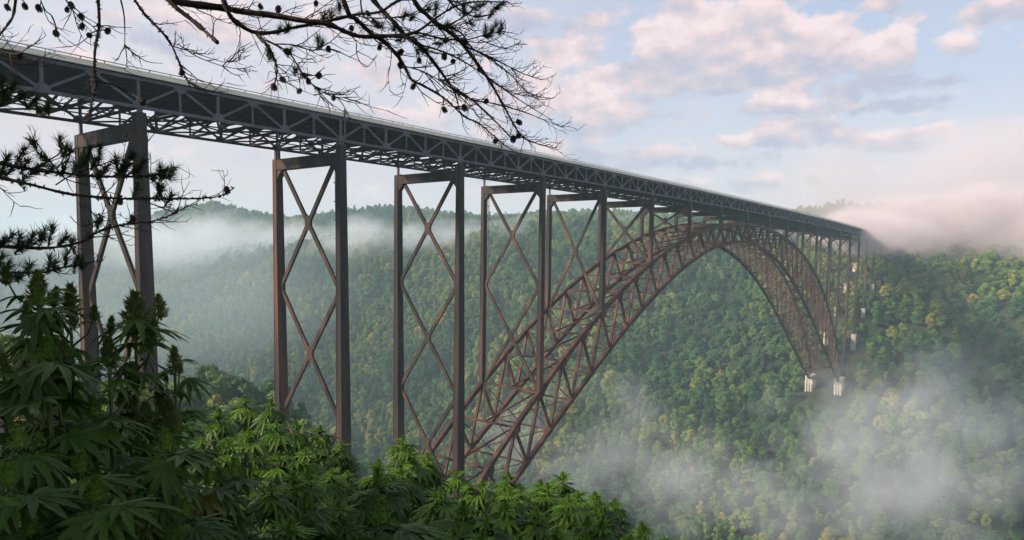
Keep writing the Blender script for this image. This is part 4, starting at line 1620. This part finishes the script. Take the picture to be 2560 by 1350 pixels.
def nearest(px, py, set_k):
    best = None
    for b in BOUGHS:
        if set_k is not None and b['set'] != set_k:
            continue
        dx = np.hypot(b['scr'][:, 0]-px, b['scr'][:, 1]-py)
        k = int(np.argmin(dx))
        if best is None or dx[k] < best[0]:
            best = (dx[k], b, k)
    return best[1], best[2], best[0]


for set_k, lst in ((1, TUFTS_LOW), (0, TUFTS_OVER)):
    for (px, py) in lst:
        b, k, ds = nearest(px, py+14 if set_k == 1 else py, set_k)
        k = max(k-1, 0)
        p0 = b['cv'][k]
        dep_ = (p0-CAM) @ FW + .05*prg.normal()
        p1 = at(px, py, dep_)
        if np.linalg.norm(p1-p0) < .02:
            p1 = p0+UP*.03+RT*.02
        mid = (p0+p1)/2-UP*.012+prg.normal(size=3)*.006
        cc = curve([p0, mid, p1], 3)
        b['mb'].tube([loc(x) for x in cc], [.0035-.0015*q/(len(cc)-1) for q in range(len(cc))], 5)
        d = p1-mid
        d = d/np.linalg.norm(d)+UP*.45+prg.normal(size=3)*.25
        sc = 1.0 if set_k == 1 else 1.0
        tuft(b['nd'], p1, d, 52, .052 if set_k == 1 else .075)
        # a second, smaller spray lower on the same twig
        tuft(b['nd'], cc[len(cc)//2+1], d+prg.normal(size=3)*.5, 34, .042 if set_k == 1 else .06)
for q, (px, py) in enumerate(CONES_PX):
    b, k, ds = nearest(px, py, None)
    p0 = b['cv'][max(k-1, 0)]
    dep_ = (p0-CAM) @ FW + .02
    p1 = at(px, py, dep_)
    cc = curve([p0, (p0+p1)/2+prg.normal(size=3)*.008, p1], 3)
    b['mb'].tube([loc(x) for x in cc], [.0028]*len(cc), 5)
    b['cones'].append((p1, dep_*13.5/FPX*prg.uniform(.85, 1.2)))
for b in BOUGHS:
    o = b['mb'].build('branch', M_PBARK, pine)
    if b['nd'].v:
        b['nd'].build('needles', M_NEEDLE, o)
    for (p, s) in b['cones']:
        c = bpy.data.objects.new('pine_cone', CONES_ME[int(prg.integers(0, 3))])
        C.objects.link(c)
        c.parent = o
        c.location = tuple(loc(p))
        c.rotation_euler = tuple(prg.uniform(-.9, .9, 3)+np.array([math.pi, 0, 0]))
        c.scale = (s, s, s*1.1)

# dense pine crown and broadleaf tree, both unseen and added to shade the ledge
cb_ = MB()
crg = np.random.default_rng(21)
cc0 = CAM + RT*(-2.6) + FW*1.2 + np.array([0, 0, 5.2])
n_ = 0
while n_ < 6200:
    v = crg.normal(size=3)
    v /= np.linalg.norm(v)
    p = cc0 + v*crg.uniform(.25, 1.0)**.6*np.array([4.6, 4.6, 2.3])
    dcm = p-CAM
    if dcm[2] < 1.9+.50*max(0.0, float(dcm @ FW)):
        continue
    a = crg.normal(size=3)
    a /= np.linalg.norm(a)
    b = np.cross(a, crg.normal(size=3))
    b /= np.linalg.norm(b)
    L_, w_ = crg.uniform(.10, .20), crg.uniform(.05, .10)
    cb_.quad(loc(p-a*L_), loc(p-b*w_), loc(p+a*L_), loc(p+b*w_))
    n_ += 1
cb_.build('crown', M_NEEDLE, pine)  # extra foliage above the view, put there to block overhead light
sh = CAM + 9.5*np.array([SUN_TO[0], SUN_TO[1], 0])/math.hypot(SUN_TO[0], SUN_TO[1]) + np.array([.45, .9, 0])*1.2
bt = empty('broadleaf_tree', (sh[0], sh[1], float(terrain(sh[0], sh[1]))))  # added in the sun's path to keep the left plants dark
bt.scale = (.6, .6, .55)
tag(bt, 'added leafy shade tree on the ledge behind and left of the camera, out of the picture', 'tree')
for nm, m_ in (('trunk', TREES[3][0]), ('crown', TREES[3][1])):
    o = bpy.data.objects.new(nm, m_)
    C.objects.link(o)
    o.parent = bt

# ------------------------------------------------------------------ haze and mist
def volume_mat(name, dens, color=(1, 1, 1), aniso=0.3, noise_scale=None, lo=.45, hi=.75, soft=.35, stretch=(1, 1, 1), detail=4.0, seedv=(0, 0, 0), rate=1.0):
    m = bpy.data.materials.new(name)
    m.use_nodes = True
    m.node_tree.nodes.clear()
    t = NT(m.node_tree)
    out = t.n('ShaderNodeOutputMaterial')
    v = t.n('ShaderNodeVolumePrincipled')
    v.inputs['Color'].default_value = (*color, 1)
    v.inputs['Anisotropy'].default_value = aniso
    t.link(v.outputs[0], out.inputs['Volume'])
    if noise_scale is None:
        v.inputs['Density'].default_value = dens
    else:
        tcn = t.n('ShaderNodeTexCoord')
        r = t.vmath('LENGTH', tcn.outputs['Object'])
        fall = t.sstep(r, 1.0, soft)
        pos = t.n('ShaderNodeNewGeometry').outputs['Position']
        pv = t.vmath('MULTIPLY', t.vmath('ADD', pos, seedv), tuple(s*noise_scale for s in stretch))
        nzv = t.noise(pv, 1.0, detail, .58)
        e = t.math('SUBTRACT', nzv, t.math('MULTIPLY', t.math('MULTIPLY', r, r), .42))
        d = t.math('MULTIPLY', t.math('MULTIPLY', t.sstep(e, lo, hi), fall), dens)
        t.link(d, v.inputs['Density'])
    m.cycles.volume_step_rate = rate
    return m


def ellipsoid(name, px, py, depth, rx, ry, rz, mat, label):
    """rx across the view, ry along it, rz up, in metres"""
    me = bpy.data.meshes.new(name)
    V, F = [], []
    nu, nv = 20, 10
    for j in range(1, nv):
        for i in range(nu):
            a, b = 2*math.pi*i/nu, math.pi*j/nv
            V.append((math.cos(a)*math.sin(b), math.sin(a)*math.sin(b), math.cos(b)))
    top, bot = len(V), len(V)+1
    V += [(0, 0, 1), (0, 0, -1)]
    for j in range(nv-2):
        for i in range(nu):
            F.append((j*nu+i, (j+1)*nu+i, (j+1)*nu+(i+1) % nu, j*nu+(i+1) % nu))
    for i in range(nu):
        F.append((top, i, (i+1) % nu))
        F.append((bot, (nv-2)*nu+(i+1) % nu, (nv-2)*nu+i))
    me.from_pydata(V, [], F)
    me.materials.append(mat)
    o = bpy.data.objects.new(name, me)
    C.objects.link(o)
    c = at(px, py, depth)
    o.location = tuple(c)
    d = c-CAM
    o.rotation_euler = (0, 0, -math.atan2(d[0], d[1]))
    o.scale = (rx, ry, rz)
    tag(o, label, 'mist', kind='stuff')
    return o


hz = MB()
hz.box(-1650, 6050, -1550, 6550, -262, 215)
haze = hz.build('haze', volume_mat('haze_air', 2.0e-4, (.60, .86, 1.0), .0))
tag(haze, 'thin blue morning haze filling the gorge', 'haze', kind='stuff')

WHITE, PINK, BLUE = (.86, .92, 1), (.83, .765, .80), (.78, .93, 1)
MIST = [
    # px, py, depth, rx, ry, rz, density, noise scale, lo, hi, colour, label
    (2510, 562, 690, 240, 90, 50, .027, .014, .16, .50, PINK, 'thick pinkish fog bank covering the wooded ridge right of the bridge'),
    (2180, 580, 650, 66, 40, 27, .050, .026, .12, .42, PINK, 'fog puff swallowing the far end of the bridge deck'),
    (2480, 500, 760, 330, 90, 100, .0105, .009, .04, .46, PINK, 'thin fog rising over the right skyline'),
    (500, 612, 1200, 350, 160, 74, .0095, .012, .17, .56, WHITE, 'pale fog bank across the hill between the first two towers'),
    (930, 605, 1100, 150, 110, 58, .0095, .014, .22, .52, WHITE, 'fog wisp beyond the second and third towers'),
    (1200, 592, 1080, 220, 100, 44, .010, .014, .24, .50, WHITE, 'fog wisp beyond the third and fourth towers'),
    (1560, 590, 1060, 200, 100, 48, .0075, .012, .23, .52, WHITE, 'faint fog beyond the arch crown'),
    (2290, 1110, 450, 125, 60, 105, .0105, .024, .26, .56, WHITE, 'white mist plume drifting over the lower right forest'),
    (1950, 1240, 400, 165, 50, 56, .0075, .026, .28, .56, WHITE, 'mist drifting over the forest below the arch feet'),
    (1500, 1110, 330, 85, 40, 46, .0085, .026, .26, .53, WHITE, 'mist hanging beside the near arch foot'),
    (420, 740, 800, 270, 160, 110, .0013, .006, .0, .45, BLUE, 'bluish mist in the gorge beyond the first tower'),
]
for (px, py, dp, rx, ry, rz, dn, ns, lo_, hi_, mc, lab) in MIST:
    m = volume_mat('mist_air', dn, mc, .0, ns, lo_, hi_, .8, (1, 1, 1.25), 6.0, (px, py, 0))
    ellipsoid('mist_bank', px, py, dp, rx, ry, rz, m, lab)
